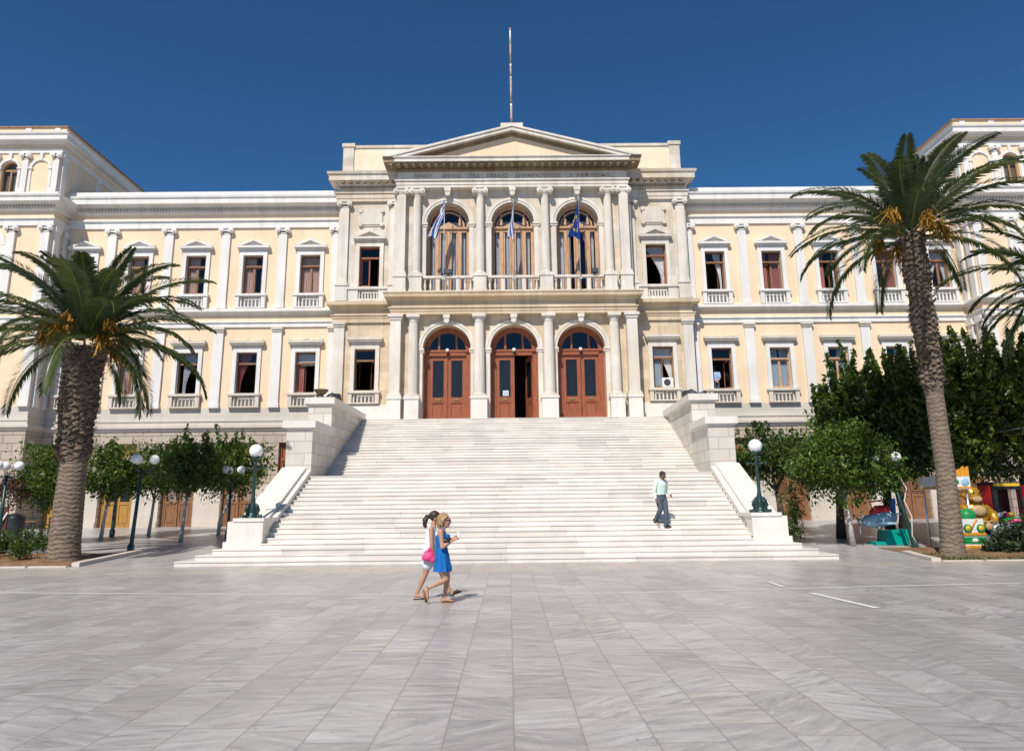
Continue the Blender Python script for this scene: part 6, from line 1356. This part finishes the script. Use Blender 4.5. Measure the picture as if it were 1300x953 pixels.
for i, (x0, y0, lb, c) in enumerate(((16.55, 25.9, 'dark claw machine with yellow front and red sides in the shade', 'toy_yellow'), (17.75, 25.7, 'red and blue arcade cabinet at the far right edge', 'toy_red'))):
    t = thing('arcade_cabinet', lb, 'arcade cabinet', (x0, y0, gz(y0))); z0 = t.location.z
    mb = MB(); mb.box(x0-.5, x0+.5, y0-.4, y0+.4, z0, z0+.1, 0); mb.box(x0-.5, x0+.5, y0-.4, y0+.4, z0+.1, z0+.75, 0); mb.box(x0-.5, x0+.5, y0-.4, y0+.4, z0+1.75, z0+2.0, 0)
    for a in (-.46, .46):
        for b in (-.36, .36): mb.box(x0+a-.04, x0+a+.04, y0+b-.04, y0+b+.04, z0+.75, z0+1.75, 0)
    mb.box(x0-.45, x0+.45, y0+.3, y0+.34, z0+.75, z0+1.75, 2); mb.box(x0-.4, x0+.4, y0-.415, y0-.398, z0+.5, z0+.72, 1); mb.box(x0-.45, x0+.45, y0-.415, y0-.398, z0+1.86, z0+1.96, 1); mb.box(x0-.515, x0-.498, y0-.3, y0+.3, z0+.2, z0+1.9, 3)
    mb.build('cabinet', ['toy_black', c, 'toy_blue' if i else 'toy_black', 'toy_red'], t)
    mb = MB(); mb.quad((x0-.42,y0-.38,z0+.75),(x0+.42,y0-.38,z0+.75),(x0+.42,y0-.38,z0+1.75),(x0-.42,y0-.38,z0+1.75)); mb.build('window', ['pane_glass'], t)
    mb = MB()
    rq = random.Random(i)
    for k in range(9): mb.ball((x0+rq.uniform(-.35,.35), y0+rq.uniform(-.25,.2), z0+.84+rq.uniform(0,.12)), .1, 8, 6, k % 4)
    mb.build('toys', ['toy_pink', 'toy_sky', 'toy_yellow', 'toy_white'], t)
# ------------------------------------------------------------------ cafe bits at the left edge
x0, y0 = -18.85, 27.0; t = thing('sign_board', 'plain dark brown board on white legs at the left edge', 'sign board', (x0, y0, gz(y0))); z0 = t.location.z
mb = MB(); mb.box(x0-.8, x0+.75, y0-.03, y0+.03, z0+.55, z0+1.45); mb.box(x0-.83, x0+.78, y0-.045, y0+.02, z0+1.45, z0+1.5); mb.build('panel', ['board_wood'], t)
for a, b in ((.55, .95), (-.75, -.5)):
    mb = MB(); mb.tube([(x0+a-.35,y0-.25,z0),(x0+a+.2,y0-.03,z0+1.3)], .03, 6); mb.build('leg', ['pole_white'], t)
x0, y0 = -19.75, 30.0; t = thing('waste_bin', 'dark blue grey waste bin left of the small round tree', 'bin', (x0, y0, gz(y0))); z0 = t.location.z
mb = MB(); mb.lathe([(.28,0),(.34,.9),(.36,.92),(.36,.96)], x0, y0, z0, 18); mb.build('body', ['bronze_dark'], t); mb = MB(); mb.lathe([(.37,.96),(.3,1.08),(.1,1.14)], x0, y0, z0, 18); mb.build('lid', ['toy_black'], t)
for i, (x0, y0, lb) in enumerate(((-20.2, 31.4, 'small brown cafe table between the bin and the left palm trunk'), (-22.2, 32.6, 'second cafe table further back at the left edge'))):
    t = thing('cafe_table', lb, 'table', (x0, y0, gz(y0)), 'cafe tables'); z0 = t.location.z
    mb = MB(); mb.box(x0-.6, x0+.6, y0-.35, y0+.35, z0+.71, z0+.75); mb.build('tabletop', ['brown_wood'], t)
    for a in (-1, 1):
        for b in (-1, 1): mb = MB(); mb.tube([(x0+a*.5,y0+b*.28,z0),(x0+a*.5,y0+b*.28,z0+.71)], .022, 6); mb.build('leg', ['black_iron'], t)
    for s, lb2 in ((-1, 'left'), (1, 'right')):
        c = thing('cafe_chair', 'dark slatted chair at the %s end of the %s cafe table' % (lb2, 'front' if i == 0 else 'back'), 'chair', (x0+s*.85, y0, z0), 'cafe chairs'); cx = x0+s*.85
        mb = MB(); mb.box(cx-.2, cx+.2, y0-.2, y0+.2, z0+.43, z0+.46); mb.build('seat', ['board_wood'], c)
        mb = MB()
        for k in range(3): mb.box(cx+s*.19-.012, cx+s*.19+.012, y0-.2, y0+.2, z0+.56+k*.12, z0+.63+k*.12)
        for b in (-1, 1): mb.box(cx+s*.2-.015, cx+s*.2+.015, y0+b*.18-.015, y0+b*.18+.015, z0+.46, z0+.9)
        mb.build('backrest', ['board_wood'], c)
        for a in (-1, 1):
            for b in (-1, 1): mb = MB(); mb.tube([(cx+a*.17,y0+b*.17,z0),(cx+a*.17,y0+b*.17,z0+.43)], .016, 5); mb.build('leg', ['black_iron'], c)
# ------------------------------------------------------------------ sky, sun, camera
def bas():
    f, pit, yaw, roll = 938.5, 0.2175533, -0.0058284, 0.0108433
    def ray(X, U, d):
        c, s = math.cos(roll), math.sin(roll); x = c*X+s*U; u = -s*X+c*U
        c, s = math.cos(pit), math.sin(pit); y = c*d-s*u; z = s*d+c*u
        c, s = math.cos(yaw), math.sin(yaw); return Vector((c*x-s*y, s*x+c*y, z))
    return f, ray(1,0,0), ray(0,1,0), ray(0,0,1)
f, R_, U_, F_ = bas()
cam = bpy.data.cameras.new('camera'); co = bpy.data.objects.new('camera', cam); COL.objects.link(co)
cam.sensor_fit = 'HORIZONTAL'; cam.sensor_width = 36.; cam.lens = f/1300*36; cam.shift_y = -44.5/1300
cam.clip_start = .1; cam.clip_end = 3000
Mx = Matrix(((R_.x, U_.x, -F_.x), (R_.y, U_.y, -F_.y), (R_.z, U_.z, -F_.z))).to_4x4()
Mx.translation = (-.313, 0, EYE); co.matrix_world = Mx
SC.camera = co
S = Vector((-.31, -.85, 1.0)).normalized()          # towards the sun
sl = bpy.data.lights.new('sun', 'SUN'); sl.energy = SUN; sl.angle = math.radians(.53); sl.color = (1., .94, .845)
so = bpy.data.objects.new('sun', sl); COL.objects.link(so); so.rotation_euler = S.to_track_quat('Z', 'Y').to_euler(); so.location = (0, 0, 60)
W = bpy.data.worlds.new('World'); SC.world = W; W.use_nodes = True
nt = W.node_tree; nt.nodes.clear()
ou = nt.nodes.new('ShaderNodeOutputWorld'); bg = nt.nodes.new('ShaderNodeBackground'); sk = nt.nodes.new('ShaderNodeTexSky')
sk.sky_type = 'NISHITA'; sk.sun_disc = False; sk.sun_elevation = math.asin(S.z); sk.sun_rotation = math.atan2(S.x, S.y)
sk.altitude = 0.; sk.air_density = SKY[1]; sk.dust_density = SKY[2]; sk.ozone_density = SKY[3]
bg.inputs[1].default_value = SKY[0]
hs = nt.nodes.new('ShaderNodeHueSaturation'); hs.inputs['Hue'].default_value = .492; hs.inputs['Saturation'].default_value = 1.1   # polarised, deep blue
nt.links.new(sk.outputs[0], hs.inputs['Color']); nt.links.new(hs.outputs[0], bg.inputs[0]); nt.links.new(bg.outputs[0], ou.inputs[0])
SC.view_settings.view_transform = 'Standard'; SC.view_settings.look = 'None'; SC.view_settings.gamma = 1.; SC.view_settings.exposure = EXPO
SC.cycles.max_bounces = 7; SC.cycles.transparent_max_bounces = 12; SC.cycles.use_denoising = True
try: SC.cycles.denoiser = 'OPENIMAGEDENOISE'
except Exception: pass
